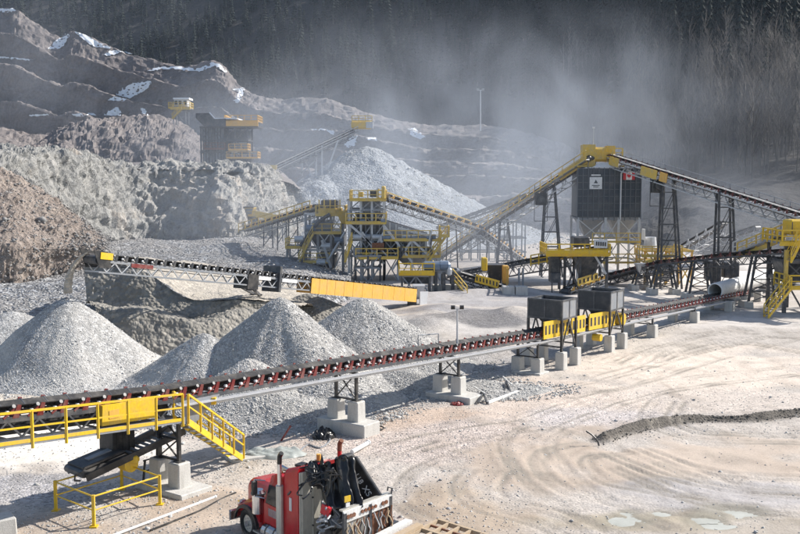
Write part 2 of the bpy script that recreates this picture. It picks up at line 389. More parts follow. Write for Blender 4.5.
# tyre tracks: arcs swept over the fines
TRK = []
def arc(*pp, off=(0,)):
    P = smooth_poly(gp(*pp)); 
    for o in off:
        Q = []
        for k, p in enumerate(P):
            a = P[max(k-1, 0)]; b = P[min(k+1, len(P)-1)]; dx, dy = b[0]-a[0], b[1]-a[1]; L = math.hypot(dx, dy)+1e-9
            Q.append((p[0]-dy/L*o, p[1]+dx/L*o))
        TRK.append(Q)
arc((525, 425), (503, 436), (500, 452), (520, 480), (560, 510), (620, 540), off=(0, .35, 2.0, 2.4))
arc((463, 470), (452, 484), (455, 498), (480, 512), (530, 525), (560, 540), off=(0, .4, 1.9))
arc((600, 440), (545, 448), (530, 465), (560, 492), (640, 510), (720, 520), off=(0, .3, .6, 2.1, 2.5))
arc((610, 470), (680, 500), (760, 514), (850, 520), off=(0, .4, .9, 2.2, 2.6, 3.4))
arc((600, 455), (660, 478), (740, 492), (850, 497), off=(0, .5, 1.9, 2.5))
arc((560, 400), (640, 385), (720, 360), (800, 340), off=(0, .4, 2.1, 2.6, 3.4))
arc((560, 430), (640, 400), (720, 385), (840, 372), off=(0, .5, 2.2, 2.7))
arc((655, 368), (690, 350), (740, 340), (830, 338), off=(0, .5, 1.0, 2.4, 2.9))
arc((730, 348), (745, 345), (790, 352), (830, 362), off=(0, .5, 1.1, 1.5))
arc((650, 400), (640, 420), (690, 440), (800, 445), off=(0, .4, 1.3, 1.8))
arc((430, 520), (400, 500), (420, 470), (470, 450), off=(0, .4, 2.0))
arc((620, 365), (660, 352), (710, 335), (760, 331), off=(0, .4, 1.0, 1.9))
arc((300, 470), (380, 462), (470, 440), (560, 428), off=(0, 2.0))
def gz(X, Y, full=False):
    X = np.asarray(X, float); Y = np.asarray(Y, float); z = np.zeros(X.shape)
    for pts, h, hw in BERMS:
        P = smooth_poly(gp(*pts)); D = seg_dist(X, Y, P); h = h*(.75+.35*np.sin(X*.8+1)*np.sin(X*.31)) if hw < .5 else h
        wob = 1 + .10*np.sin(X*.9+Y*.5) + .06*np.sin(X*2.3-Y*1.2)
        z += h*wob*np.exp(-(D/hw)**2*1.6)
    if full:
        for Q in TRK:
            m = (abs(X-Q[len(Q)//2][0]) < 45)
            D = seg_dist(X, Y, Q[::2]); lug = .6 + .4*np.sin((X+Y)*14)
            z += -.05*np.exp(-(D/.15)**2)*lug + .025*np.exp(-((D-.32)/.11)**2)
    return z
ax_x = np.concatenate([np.linspace(-900, -60, 30)[:-1], np.linspace(-60, -20, 60)[:-1], np.arange(-20, 36, .15), np.linspace(36, 80, 50)[1:], np.linspace(80, 900, 30)[1:]])
ax_y = np.concatenate([np.linspace(-700, 20, 30)[:-1], np.arange(20, 66, .15), np.linspace(66, 130, 150)[1:], np.linspace(130, 900, 40)[1:]])
GX, GY = np.meshgrid(ax_x, ax_y)
GZ = gz(GX, GY, True)
nz = np.array([noise.fractal(Vector((x*.35, y*.35, 0)), 1, 2, 5) for x, y in zip(GX.ravel(), GY.ravel())]).reshape(GX.shape)
nz2 = np.array([noise.noise(Vector((x*.09, y*.09, 3))) for x, y in zip(GX.ravel(), GY.ravel())]).reshape(GX.shape)
GZ += nz*.05
for Q in TRK[:20]: pass
# dips where the little puddles stand
PUD = [(735, 512, 26, 6), (625, 521, 18, 5), (715, 525, 20, 4), (660, 514, 9, 2.5), (700, 519, 14, 3), (628, 512, 10, 2.2)]
for a, b, rx, ry in PUD:
    c = G(a, b); e = G(a+rx, b); f = G(a, b-ry); ex = e.x-c.x; ey = f.y-c.y
    GZ -= .10*np.exp(-(((GX-c.x)/ex)**2+((GY-c.y)/ey)**2)*1.0)
far = (GY > 300) | (abs(GX) > 300); GZ[far] -= 1.5
GZ[GY < 24] = 0
# stains and stretches of different stone, laid down on the ground
ZONES = [  # px, py, rx, ry, albedo, strength, stoniness
    (60, 410, 190, 34, (.72, .68, .60), .95, 0), (40, 445, 120, 22, (.82, .79, .72), 1, 0), (120, 395, 120, 10, (.60, .55, .47), 1, 0),
    (40, 492, 120, 14, (.46, .46, .47), .95, 1), (60, 530, 110, 14, (.42, .36, .30), .8, .3), (190, 505, 70, 22, (.52, .44, .36), .9, .3),
    (270, 405, 110, 14, (.42, .43, .44), .9, 1), (260, 430, 110, 14, (.55, .50, .45), .8, .6), (400, 425, 120, 26, (.56, .46, .38), .9, .6),
    (440, 445, 130, 22, (.55, .49, .45), .9, .9), (430, 400, 90, 8, (.45, .44, .43), .6, .9), (480, 365, 60, 16, (.40, .40, .40), .8, 1),
    (440, 380, 70, 10, (.57, .50, .43), .7, .6), (560, 400, 90, 25, (.62, .54, .47), .8, .5), (700, 370, 150, 24, (.68, .61, .53), .9, .3),
    (600, 420, 80, 12, (.56, .53, .52), .8, .9), (700, 400, 130, 12, (.62, .56, .50), .6, .7), (560, 470, 120, 38, (.47, .40, .33), .85, 0),
    (740, 460, 150, 22, (.50, .43, .36), .85, 0), (700, 495, 140, 16, (.45, .44, .44), .8, .2), (620, 500, 60, 12, (.44, .43, .42), .6, .2),
    (480, 510, 80, 26, (.42, .35, .27), .8, .1), (640, 522, 120, 10, (.38, .34, .26), .8, .1), (760, 528, 120, 8, (.40, .36, .30), .6, .1),
    (480, 330, 140, 12, (.50, .49, .47), .8, .3), (470, 322, 62, 5, (.20, .20, .205), 1, .9), (440, 312, 60, 3, (.30, .30, .31), .9, .7), (500, 304, 70, 3, (.36, .36, .37), .8, .4), (385, 325, 60, 8, (.34, .33, .32), .9, .9), (500, 340, 50, 5, (.36, .35, .34), .8, .8), (460, 296, 160, 8, (.40, .40, .41), .8, .3),
    (420, 345, 40, 14, (.56, .52, .46), .8, .3), (640, 345, 60, 10, (.58, .54, .48), .8, .4), (720, 278, 130, 8, (.74, .72, .68), 1, 0),
    (620, 290, 80, 8, (.66, .64, .61), .9, 0), (740, 318, 130, 12, (.58, .56, .53), .8, .1), (545, 350, 20, 8, (.34, .34, .34), .7, .8),
    (550, 275, 80, 6, (.70, .69, .66), .9, 0), (380, 340, 60, 16, (.45, .44, .42), .7, .8)]
dyv = GY*cos(PITCH)+CH*sin(PITCH); U = 400+F*GX/np.maximum(dyv, 1); V_ = 267-F*(GY*sin(PITCH)-CH*cos(PITCH))/np.maximum(dyv, 1)
tint = np.ones(GX.shape+(3,))*np.array((.50, .47, .43)); rough = np.full(GX.shape, .45)
for (a, b, rx, ry, c, s_, st) in ZONES:
    q = ((U-a)/rx)**2+((V_-b)/ry)**2
    wgt = s_*np.clip(1.55-q*.95+nz*.9+nz2*.7, 0, 1); wgt[GY < 15] = 0
    wgt = wgt*wgt*(3-2*wgt)
    tint = tint*(1-wgt[..., None])+np.array(c)*wgt[..., None]; rough = rough*(1-wgt)+st*wgt
# the berm's shade, painted as a dark band; turned-over soil of wheel tracks
for k, (pts, h, hw) in enumerate(BERMS):
    if k in (0, 7, 8):
        D = seg_dist(GX, GY, smooth_poly(gp(*pts))); wgt = np.clip(1.7*np.exp(-(D/.55)**2)+nz*.5-.1, 0, 1)*.97
        tint = tint*(1-wgt[..., None])+np.array((.115, .105, .09))*wgt[..., None]; rough = np.maximum(rough*(1-wgt), wgt*.8)
tint *= np.array((1.0, .958, .93))
for k, Q in enumerate(TRK):
    D = seg_dist(GX, GY, Q[::2]); amp = .30+.2*math.sin(k*2.1)
    wgt = np.clip(np.exp(-(D/.14)**2)*(amp+.16+nz*1.0), 0, .8)
    tint = tint*(1-wgt[..., None])+np.array((.27, .24, .20))*wgt[..., None]
# damp rims round the puddles
for a, b, rx, ry in PUD:
    q = ((U-a)/(rx*1.5))**2+((V_-b)/(ry*1.7))**2; wgt = np.clip(1.3-q+nz*.7, 0, 1)*.7
    tint = tint*(1-wgt[..., None])+np.array((.26, .24, .19))*wgt[..., None]; rough *= (1-wgt)
ny, nx = GX.shape; idx = np.arange(ny*nx).reshape(ny, nx)
quads = np.stack([idx[:-1, :-1], idx[:-1, 1:], idx[1:, 1:], idx[1:, :-1]], -1).reshape(-1, 4)
me = bpy.data.meshes.new('ground'); me.vertices.add(ny*nx); me.vertices.foreach_set('co', np.stack([GX, GY, GZ], -1).reshape(-1))
me.loops.add(len(quads)*4); me.loops.foreach_set('vertex_index', quads.reshape(-1).astype(np.int32)); me.polygons.add(len(quads))
me.polygons.foreach_set('loop_start', np.arange(0, len(quads)*4, 4, dtype=np.int32)); me.update(calc_edges=True)
me.polygons.foreach_set('use_smooth', [True]*len(quads))
at = me.attributes.new('tint', 'FLOAT_COLOR', 'POINT'); at.data.foreach_set('color', np.concatenate([tint, np.ones(tint.shape[:2]+(1,))], -1).reshape(-1))
at = me.attributes.new('rough', 'FLOAT', 'POINT'); at.data.foreach_set('value', rough.reshape(-1))
me.materials.append(M['yard']); ground = bpy.data.objects.new('ground', me); C.objects.link(ground); tag(ground, kind='structure')
def zat(x, y):
    i = int(np.clip(np.searchsorted(ax_x, x), 1, nx-1)); j = int(np.clip(np.searchsorted(ax_y, y), 1, ny-1))
    return float(min(GZ[j, i], GZ[j-1, i-1], GZ[j-1, i], GZ[j, i-1]))

# ================================================================ QUARRY, HILLS
def row(*p): return [W(*q) for q in p]
def rowz(P, dY, dz=0): return [Vector((p.x*(p.y+dY)/p.y, p.y+dY, p.z+dz)) for p in P]
# mountainside behind everything
mc = [(-500, 700), (-200, 640), (0, 600), (200, 540), (380, 470), (520, 420), (600, 330), (660, 270), (740, 240), (820, 240), (1000, 260), (1300, 280)]
m0 = [W(px, 275 if px > 560 else 235, Y*.52 if px > 560 else Y*.72) for px, Y in mc]
m1 = [W(px, 215 if px > 560 else 190, Y*.72 if px > 560 else Y*.85) for px, Y in mc]
m2 = [W(px, 140, Y) for px, Y in mc]
m3 = [W(px, 60, Y*1.28) for px, Y in mc]
m4 = [W(px, -40, Y*1.62) for px, Y in mc]
m5 = [W(px, -110, Y*1.95) for px, Y in mc]
m6 = [Vector((p.x, p.y+200, p.z+15)) for p in m5]
m00 = [Vector((p.x, p.y-5, -3)) for p in m0]
mountain = loft('mountainside', [m00, m0, m1, m2, m3, m4, m5, m6], 260, 120, 4, .012, 'hill', seed=4, fine=1.2)
MT = TERR[-1][0].reshape(120, 260, 3)
# upper left: benched ridge
rx_ = [-160, -60, 0, 18, 60, 75, 120, 180, 215, 240, 270, 325, 370, 430, 500, 550, 600, 650]
ry_ = [-20, -5, 9, 12, 38, 32, 50, 67, 63, 88, 100, 101, 114, 126, 129, 142, 165, 205]
rY = [470, 450, 440, 435, 430, 428, 420, 405, 395, 385, 375, 365, 355, 345, 335, 325, 315, 300]
top = [W(a, b, c) for a, b, c in zip(rx_, ry_, rY)]
def bench(frac_y, base=205, dY=0): return [W(a, b+(base-b)*frac_y, c-dY) for a, b, c in zip(rx_, ry_, rY)]
b3 = bench(1.0, 215, 90); bz = [Vector((p.x, p.y-15, -2)) for p in b3]
fr_ = [1, .84, .66, .48, .30, .13, 0]; dy_ = [90, 74, 58, 42, 26, 11, 0]; RR = [bz, b3]
for k in range(5):
    t_ = bench(fr_[k+1], 215 if k == 0 else 205, dy_[k]-3); t_ = [Vector((p.x, p.y, p.z+.5*sin(p.x*.05+k))) for p in t_]; RR += [t_, rowz(t_, .6, .35), rowz(t_, (dy_[k]-3)-dy_[k+1]-1, -.2)]
loft('quarry_ridge', RR+[top, rowz(top, 14, 1), rowz(top, 45, -22)], 320, 200, .9, .03, 'rock_far', seed=11, fine=.6, ridged=.3, blocky=.7, bs=4)
# plateau of the middle bench, running back to the ridge
pl = [W(-160, 168, 120), W(0, 166, 140), W(140, 170, 152), W(230, 169, 152), W(275, 176, 160), W(300, 190, 175)]
plb = [Vector((-150, 360, 19)), Vector((-110, 360, 19)), Vector((-80, 360, 19)), Vector((-55, 350, 18)), Vector((-42, 330, 16)), Vector((-30, 300, 8))]
loft('quarry_plateau', [pl, plb], 90, 40, .8, .05, 'rock_far', seed=2, fine=.3)
# dark rounded knoll on the plateau
kx = [-80, 0, 40, 62, 85, 105, 130, 152, 172, 190, 200, 208]; ky = [118, 128, 136, 126, 119, 117, 117, 117, 122, 132, 146, 170]
kt = [W(a, b, 238) for a, b in zip(kx, ky)]; kb = [W(a, max(168, b), 212) for a, b in zip(kx, ky)]
km = [W(a, b+(168-b)*.45, 222) for a, b in zip(kx, ky)]
loft('rock_knoll', [[Vector((p.x, p.y, p.z-3)) for p in kb], kb, km, kt, rowz(kt, 12, .2), rowz(kt, 40, -14)], 160, 60, 1.4, .05, 'rock_far', seed=21, fine=.45, ridged=.15, blocky=.8, bs=2.6)
# the lit blasted face of the middle bench
fx = [-120, -60, 0, 28, 50, 70, 95, 140, 180, 225, 255, 272, 285, 292, 300]
ft = [168, 160, 155, 153, 155, 158, 162, 169, 168, 167, 170, 176, 188, 205, 225]
fY = [112, 118, 124, 128, 134, 139, 146, 152, 153, 153, 156, 160, 166, 172, 178]
T = [W(a, b, c) for a, b, c in zip(fx, ft, fY)]
m_ = [W(a, b+(236-b)*.42, c-4-1.5*sin(a*.09)) for a, b, c in zip(fx, ft, fY)]
B = [W(a, 238, c-8) for a, c in zip(fx, fY)]
face = loft('rock_face', [[Vector((p.x, p.y-1, -2)) for p in B], B, m_, T, rowz(T, 5, .6), rowz(T, 14, -.3), rowz(T, 40, -4)], 340, 120, 1.1, .09, 'rock', seed=31, fine=.62, ridged=.4, blocky=.38, bs=1.8)
# brown rubble spilling down at the left
sx = [-140, -80, -30, 10, 40, 70, 88, 105]; st_ = [160, 158, 160, 172, 192, 216, 232, 243]
sT = [W(a, b, 116+.06*max(a, 0)) for a, b in zip(sx, st_)]; sB = [W(a, 250-.05*max(a, 0), 101+.10*max(a, 0)) for a in sx]; sM = [W(a, b+(246-b)*.45, 109+.06*max(a, 0)) for a, b in zip(sx, st_)]
rub = loft('rubble_slope', [[Vector((p.x, p.y, -2)) for p in sB], sB, sM, sT, rowz(sT, 12, -1)], 150, 80, 1.0, .09, 'rock_brown', seed=41, fine=.25, ridged=.1, blocky=.3, bs=1.2)
RUB = TERR[-1][0]
# grey broken stone slope below the face
gx = [-200, -100, -30, 40, 110, 180, 240, 290, 330, 350]
gB = [W(a, 312, 86) for a in gx]; gB[-1] = W(350, 288, 100); gB[-2] = W(330, 296, 95)
gM = [W(a, 268, 112) for a in gx]; gM[-1] = W(352, 268, 128); gM[-2] = W(330, 268, 122)
gT = [W(a, 233, 152) for a in gx]; gT[-1] = W(350, 248, 168); gT[-2] = W(330, 243, 166); gT[-3] = W(290, 236, 164)
loft('stone_slope', [[Vector((p.x, p.y-6, -1.5)) for p in gB], gB, gM, gT, rowz(gT, 12, -1)], 240, 110, .4, .12, 'bank', seed=51, fine=.10)
SL = TERR[-1][0]
# dirt bank with two scooped cuts, lit sand on top
q0 = row((84, 272, 92), (130, 258, 92), (190, 262, 94), (260, 276, 96), (310, 292, 98), (345, 305, 98))
q1 = row((84, 266, 74), (118, 264, 74), (152, 276, 73.5), (190, 298, 72), (245, 300, 73), (300, 305, 76))
q2 = row((86, 300, 72.3), (112, 306, 72), (150, 309, 71.5), (194, 320, 71), (238, 308, 72.4), (290, 312, 75.5))
q3 = row((96, 308, 66.5), (120, 311, 66), (150, 311, 66), (196, 323, 66), (240, 312, 69), (290, 318, 73))
q4 = row((110, 372, 63.5), (135, 376, 63), (165, 376, 63), (200, 372, 63.5), (240, 362, 65.5), (280, 350, 70))
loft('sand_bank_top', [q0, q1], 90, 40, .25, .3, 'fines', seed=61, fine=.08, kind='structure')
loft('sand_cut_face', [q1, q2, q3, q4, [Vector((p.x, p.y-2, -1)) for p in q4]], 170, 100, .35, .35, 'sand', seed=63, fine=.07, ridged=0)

# ================================================================ STOCKPILES
def pile(name, label, px, py, Y, ang=35, el=(1, 1), rot=0, mat='gravel', n=1800, ssz=(.05, .16), group=None, seed=1, h=None, lumps=.12, stone='stone', skirt=1.0, cat='stockpile'):
    top = W(px, py, Y) if h is None else Vector((W(px, py, Y).x, Y, h)); H = top.z; R0 = H/math.tan(radians(ang))
    na, nr = 120, 46; V = [Vector((top.x, top.y, H*.95))]; rs = np.random.RandomState(seed)
    ph = rs.uniform(0, 6, 6)
    for i in range(1, nr+1):
        t = i/nr
        for k in range(na):
            a = 2*pi*k/na
            R = R0*(1+.10*sin(2*a+ph[0])+.07*sin(3*a+ph[1])+.03*sin(7*a+ph[2])+.10*noise.noise(Vector((cos(a)*1.5, sin(a)*1.5, seed+t*1.2))))*(1+.22*max(0, t-.8)/.2*skirt)
            x = cos(a)*R*t*el[0]; y = sin(a)*R*t*el[1]; x, y = x*cos(rot)-y*sin(rot), x*sin(rot)+y*cos(rot)
            tt = min(1, t*(1+.22*max(0, t-.8)/.2*skirt)/1.22)*1.22
            z = H*(1 - t) if t < .8 else H*(.2*(1-((t-.8)/.2))**1.6)
            z -= H*.045*math.exp(-(t/.07)**2)
            p = Vector((top.x+x, top.y+y, z))
            rill = (noise.noise(Vector((cos(a)*4.5, sin(a)*4.5+t*.8, seed*3.1)))*.045+noise.noise(Vector((cos(a)*11, sin(a)*11, seed+t)))*.014)*H*sin(pi*min(t, 1))*min(1, t*1.6)*.8
            p.z += rill + noise.fractal(p*.5, 1, 2, 4)*lumps*min(1, t*5)*(1-t*.7)
            if t > .97: p.z = -.15
            V.append(p)
    Fc = [(0, 1+k, 1+(k+1) % na) for k in range(na)]
    for i in range(nr-1):
        a0 = 1+i*na; a1 = a0+na
        Fc += [(a0+k, a1+k, a1+(k+1) % na, a0+(k+1) % na) for k in range(na)]
    root = thing(name, label, cat, (top.x, top.y, 0), group); n = int(n*2.3) if Y < 100 else int(n*1.4); ssz = (ssz[0]*.5, ssz[1]*.36); lumps *= .55
    off = Vector(root.location)
    link_mesh('heap', [v-off for v in V], Fc, mat, root, smooth=True)
    if n:
        P = []; Z = []
        for _ in range(n):
            t = math.sqrt(rs.rand())**1.0; i = min(int(t*(nr-1)), nr-2); k = rs.randint(na); f = rs.rand()
            p = V[1+i*na+k].lerp(V[1+(i+1)*na+(k+1) % na], f)-off
            if t > .93: p = Vector((p.x*rs.uniform(1, 1.15), p.y*rs.uniform(1, 1.15), .03))
            P.append(p); Z.append(rs.uniform(*ssz)**1.0*(1+1.2*(rs.rand() > .93))*(1.0+1.3*max(0, t-.72)/.28*rs.rand()))
        stones('loose_stones', [tuple(p) for p in P], Z, stone, root, seed)
    return root
grp = 'stockpiles of crushed stone in the yard'
pile('stockpile', 'pale cone of crushed stone under the end of the stacking conveyor at left', 66, 293, 60.5, 41, (1.05, 1), mat='gravel_blue', n=5200, group=grp, seed=2, ssz=(.04, .12))
pile('stockpile', 'steep grey stone heap with a dark shaded left flank, middle of the yard', 280, 292, 57, 40, (1.05, 1), mat='gravel', n=7000, group=grp, seed=3, ssz=(.05, .15))
pile('stockpile', 'broad stone heap touching the yellow guarded conveyor, right of the steep heap', 362, 294, 64, 36, (1.15, 1), mat='gravel', n=6500, group=grp, seed=4, ssz=(.05, .15))
pile('stockpile', 'small bright tipped heap between the cone and the steep heap', 204, 330, 56.5, 37, (1.0, 1), mat='gravel_blue', n=2500, group=grp, seed=5, ssz=(.04, .13))
pile('stockpile', 'low dark topped heap just behind the long red idler conveyor', 248, 356, 52.5, 34, (1.25, 1), mat='gravel', n=2500, group=grp, seed=6, ssz=(.05, .14))
pile('stockpile', 'flat spread of stone at the foot of the steep heap, reaching under the conveyor', 250, 386, 49.2, 20, (1.35, .8), mat='gravel', n=6000, group=grp, seed=7, ssz=(.05, .16), lumps=.1)
pile('stockpile', 'low spread of stone behind the second concrete footed trestle', 395, 372, 56, 17, (2.0, .9), mat='gravel', n=6000, group=grp, seed=17, ssz=(.05, .15), h=1.1)
pile('stockpile', 'low rounded heap of pale fines at the left edge of the picture', 12, 303, 71, 30, (1.5, 1), mat='gravel_blue', n=1500, group=grp, seed=8, h=2.6)
pile('stockpile', 'tiny brown grey heap seen beyond the dip between the two large heaps', 307, 292, 84, 30, (1.4, 1), mat='sand', n=300, group=grp, seed=9)
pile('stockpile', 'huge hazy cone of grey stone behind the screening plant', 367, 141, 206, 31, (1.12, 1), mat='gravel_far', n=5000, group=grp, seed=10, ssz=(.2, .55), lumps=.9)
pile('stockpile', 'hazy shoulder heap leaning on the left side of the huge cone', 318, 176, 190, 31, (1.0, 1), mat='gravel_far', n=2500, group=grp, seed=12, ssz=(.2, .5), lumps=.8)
# loose rock: rubble, stone slope
rs = np.random.RandomState(9)
i1 = rs.choice(len(RUB), 11000); P = RUB[i1]+rs.uniform(-.4, .4, (11000, 3)); stones('loose_boulders', P, np.abs(rs.gamma(.8, .07, 11000))+.04, 'stone_dark', None, 5)
i2 = rs.choice(len(SL), 9000); P = SL[i2]+rs.uniform(-.4, .4, (9000, 3)); stones('loose_stones', P, rs.uniform(.05, .19, 9000), 'stone', None, 6)
# pebbles over the yard
P = []; Z = []
for _ in range(9000):
    u = rs.uniform(-20, 820); v = 345+190*rs.rand()**.7
    if u > 520 and v > 440 and rs.rand() < .8: continue
    g = G(u, v); z = zat(g.x, g.y); P.append((g.x, g.y, z+.01)); Z.append(rs.uniform(.02, .06)*(1+1.5*(rs.rand() > .97)))
tag(stones('pebbles', P, Z, 'stone', None, 8))
P = []; Z = []
for _ in range(2600):   # spillage along the long conveyor
    Y = rs.uniform(33, 88); x = -8.5+.732*(Y-38)+rs.normal(0, .75); P.append((x, Y, zat(x, Y)+.01)); Z.append(rs.uniform(.02, .07)*(1+1.2*(rs.rand() > .95)))
tag(stones('spilled_stones', P, Z, 'stone', None, 18))
P = []; Z = []; BP = smooth_poly(gp(*BERMS[0][0]))
for _ in range(3000):   # clods on the turned-over ridge
    q = BP[rs.randint(len(BP)-1)]; q2 = BP[min(len(BP)-1, BP.index(q)+1)]; f = rs.rand(); x = q[0]+(q2[0]-q[0])*f+rs.normal(0, .26); Y = q[1]+(q2[1]-q[1])*f+rs.normal(0, .26)
    P.append((x, Y, zat(x, Y)+.03)); Z.append(rs.uniform(.02, .065)*(1+1.2*(rs.rand() > .95)))
tag(stones('earth_clods', P, Z, 'clod', None, 19))
bvh = terrain_bvh()
# ---------------------------------------------------------------- snow left on ledges
def snow_patch(outline, label, th=.25, ymin=60):
    xs = [p[0] for p in outline]; ys = [p[1] for p in outline]; n = len(outline)
    def inside(x, y):
        c = False; j = n-1
        for i in range(n):
            if (outline[i][1] > y) != (outline[j][1] > y) and x < (outline[j][0]-outline[i][0])*(y-outline[i][1])/(outline[j][1]-outline[i][1])+outline[i][0]: c = not c
            j = i
        return c
    st = max(.3, (max(xs)-min(xs))/60); V = []; Fc = []; ids = {}
    nx_ = int((max(xs)-min(xs))/st)+1; ny_ = int((max(ys)-min(ys))/st)+1
    def vid(i, j):
        if (i, j) in ids: return ids[(i, j)]
        px = min(xs)+i*st; py = min(ys)+j*st; h = cast_px(px, py, ymin)
        if h[0] is None: ids[(i, j)] = None; return None
        nn = h[1] if h[1].dot(Vector((0, -1, .5))) > 0 else -h[1]
        V.append(h[0]+(nn*.5+Vector((0, -.35, .8)))*th); ids[(i, j)] = len(V)-1; return len(V)-1
    for i in range(nx_):
        for j in range(ny_):
            px = min(xs)+(i+.5)*st; py = min(ys)+(j+.5)*st
            k = noise.noise(Vector((px*.55, py*.55, 1)))*2.2
            if not inside(px+k, py+k*.5) or noise.noise(Vector((px*.3+9, py*.8, 4))) > .42: continue
            q = [vid(i, j), vid(i+1, j), vid(i+1, j+1), vid(i, j+1)]
            if None in q: continue
            if max(V[a].y for a in q)-min(V[a].y for a in q) > 9: continue
            Fc.append(tuple(q))
    if Fc:
        o = link_mesh('snow_patch', V, Fc, 'snow', smooth=True); bm = bmesh.new(); bm.from_mesh(o.data)
        for _ in range(4): bmesh.ops.smooth_vert(bm, verts=bm.verts[:], factor=.5, use_axis_x=True, use_axis_y=True, use_axis_z=True)
        bm.to_mesh(o.data); bm.free(); tag(o, label, kind='stuff')
for ol, lb in (
    ([(-5, 9), (12, 8), (17, 11), (6, 13), (-5, 12)], 'snow on the topmost ledge'),
    ([(48, 50), (56, 41), (66, 33), (70, 35), (64, 46), (58, 50)], 'snow streak below the ridge'),
    ([(73, 31), (80, 32), (100, 43), (112, 48), (110, 50), (92, 47), (78, 36)], 'snow streak down the crest'),
    ([(103, 55), (110, 51), (122, 50), (136, 55), (122, 53), (108, 57)], 'snow on the crest'),
    ([(-3, 56), (18, 58), (34, 60), (32, 61.5), (10, 59.5), (-3, 58.5)], 'snow line along an upper bench'),
    ([(145, 72), (158, 67), (175, 66), (200, 68), (212, 62), (222, 64), (232, 74), (226, 74), (214, 67), (200, 73), (172, 70), (148, 73)], 'snow along the ridge end'),
    ([(107, 101), (118, 93), (130, 84), (152, 81), (148, 90), (136, 96), (124, 102)], 'large snow patch in the gully'),
    ([(104, 116), (110, 111), (118, 107), (122, 112), (120, 117)], 'snow in a hollow of the bench'),
    ([(84, 116), (92, 112), (97, 116)], 'snow spot on the bench'), ([(28, 115), (48, 114), (50, 116), (30, 117)], 'thin snow line on the bench'),
    ([(72, 114), (82, 114), (84, 117), (74, 117)], 'snow spot near the bench line'), ([(140, 108), (145, 109), (148, 117), (143, 115)], 'snow streak above the knoll'),
    ([(231, 90), (245, 88), (243, 97), (238, 104), (234, 103), (238, 92)], 'hooked snow patch above the crusher'),
    ([(310, 129), (322, 129), (336, 132), (332, 136), (326, 131), (312, 131)], 'snow ledge behind the stacker'),
    ([(344, 146), (350, 138), (358, 136), (355, 146), (348, 149)], 'snow beside the cone top'), ([(408, 130), (414, 128), (426, 138), (420, 140), (412, 137)], 'snow behind the cone'),
    ([(366, 138), (376, 138), (378, 142), (368, 141)], 'snow by the cone top')):
    snow_patch(ol, lb)
def cap_snow():
    pass
# ---------------------------------------------------------------- puddles
def water():
    m = bpy.data.materials.new('milky_puddle'); t, b, L = nodes(m)
    n = noise_n(t, mapped(t, .8), 4); L.new(ramp(t, n, [(.3, (.42, .41, .34)), (.7, (.56, .55, .48))]), b.inputs['Base Color'])
    b.inputs['Roughness'].default_value = .12; return m
M['puddle'] = water()
for k, (a, b, rx, ry) in enumerate(PUD):
    c = G(a, b); e = G(a+rx, b); f = G(a, b-ry); ex = (e.x-c.x)*1.7; ey = (f.y-c.y)*1.7; zc = zat(c.x, c.y)+.055; V = [Vector((c.x, c.y, zc))]
    for q in range(40):
        t = 2*pi*q/40; r = .8+.22*noise.noise(Vector((cos(t)*1.6, sin(t)*1.6, k)))+.12*noise.noise(Vector((cos(t)*5, sin(t)*5, k)))
        V.append(Vector((c.x+cos(t)*ex*r, c.y+sin(t)*ey*r, zc)))
    o = link_mesh('puddle', V, [(0, 1+q, 1+(q+1) % 40) for q in range(40)], 'puddle'); tag(o, 'milky puddle on the yard', kind='structure')

# ================================================================ TREES
def tree_geo(rs, kind, H):
    b = MB()
    if kind == 'bare':
        x = y = 0; pts = [(0, 0, -1)]; lean = rs.uniform(-.02, .02, 2)
        for k in range(1, 5): pts.append((lean[0]*H*k/4+rs.uniform(-.15, .15), lean[1]*H*k/4+rs.uniform(-.15, .15), H*k/4))
        r = H*.011
        for k in range(4): b.cyl(pts[k], pts[k+1], r*(1-.23*k), 4, 0, r*(1-.23*(k+1))+.01, caps=False)
        for k in range(17):
            f = rs.uniform(.22, .97); i = min(int(f*4), 3); p = Vector(pts[i]).lerp(Vector(pts[i+1]), f*4-i)
            a = rs.uniform(0, 2*pi); L = H*rs.uniform(.12, .28)*(1.15-f*.6); up = rs.uniform(.9, 1.8)
            e = p+Vector((cos(a)*L*.7, sin(a)*L*.7, L*up)); b.cyl(p, e, r*.34, 3, 1, r*.1, caps=False)
            for q in range(3):
                g = p.lerp(e, rs.uniform(.35, .9)); a2 = a+rs.uniform(-1.1, 1.1); l2 = L*rs.uniform(.3, .55)
                b.cyl(g, g+Vector((cos(a2)*l2*.6, sin(a2)*l2*.6, l2)), r*.16, 3, 1, r*.05, caps=False)
    else:
        b.cyl((0, 0, -1), (0, 0, H*.95), H*.012, 4, 0, .02, caps=False); n = 9
        for k in range(n):
            z = H*(.14+.82*k/n); R = H*.17*(1-k/n)**.8+.15
            for q in range(9):
                a = 2*pi*q/9+rs.uniform(-.3, .3)+k; rr = R*rs.uniform(.6, 1.25); w_ = .42
                b.add([(0, 0, z+H*.07), (cos(a-w_)*rr*.75, sin(a-w_)*rr*.75, z-rr*.12), (cos(a)*rr, sin(a)*rr, z-rr*.38), (cos(a+w_)*rr*.75, sin(a+w_)*rr*.75, z-rr*.12)], [(0, 1, 2), (0, 2, 3)], 1)
    return b
rs = np.random.RandomState(77)
bare = [tree_geo(rs, 'bare', 1.0*h) for h in (15, 17, 13, 16, 14)]; lbare = bare; coni = [tree_geo(rs, 'conifer', h) for h in (17, 21, 15)]
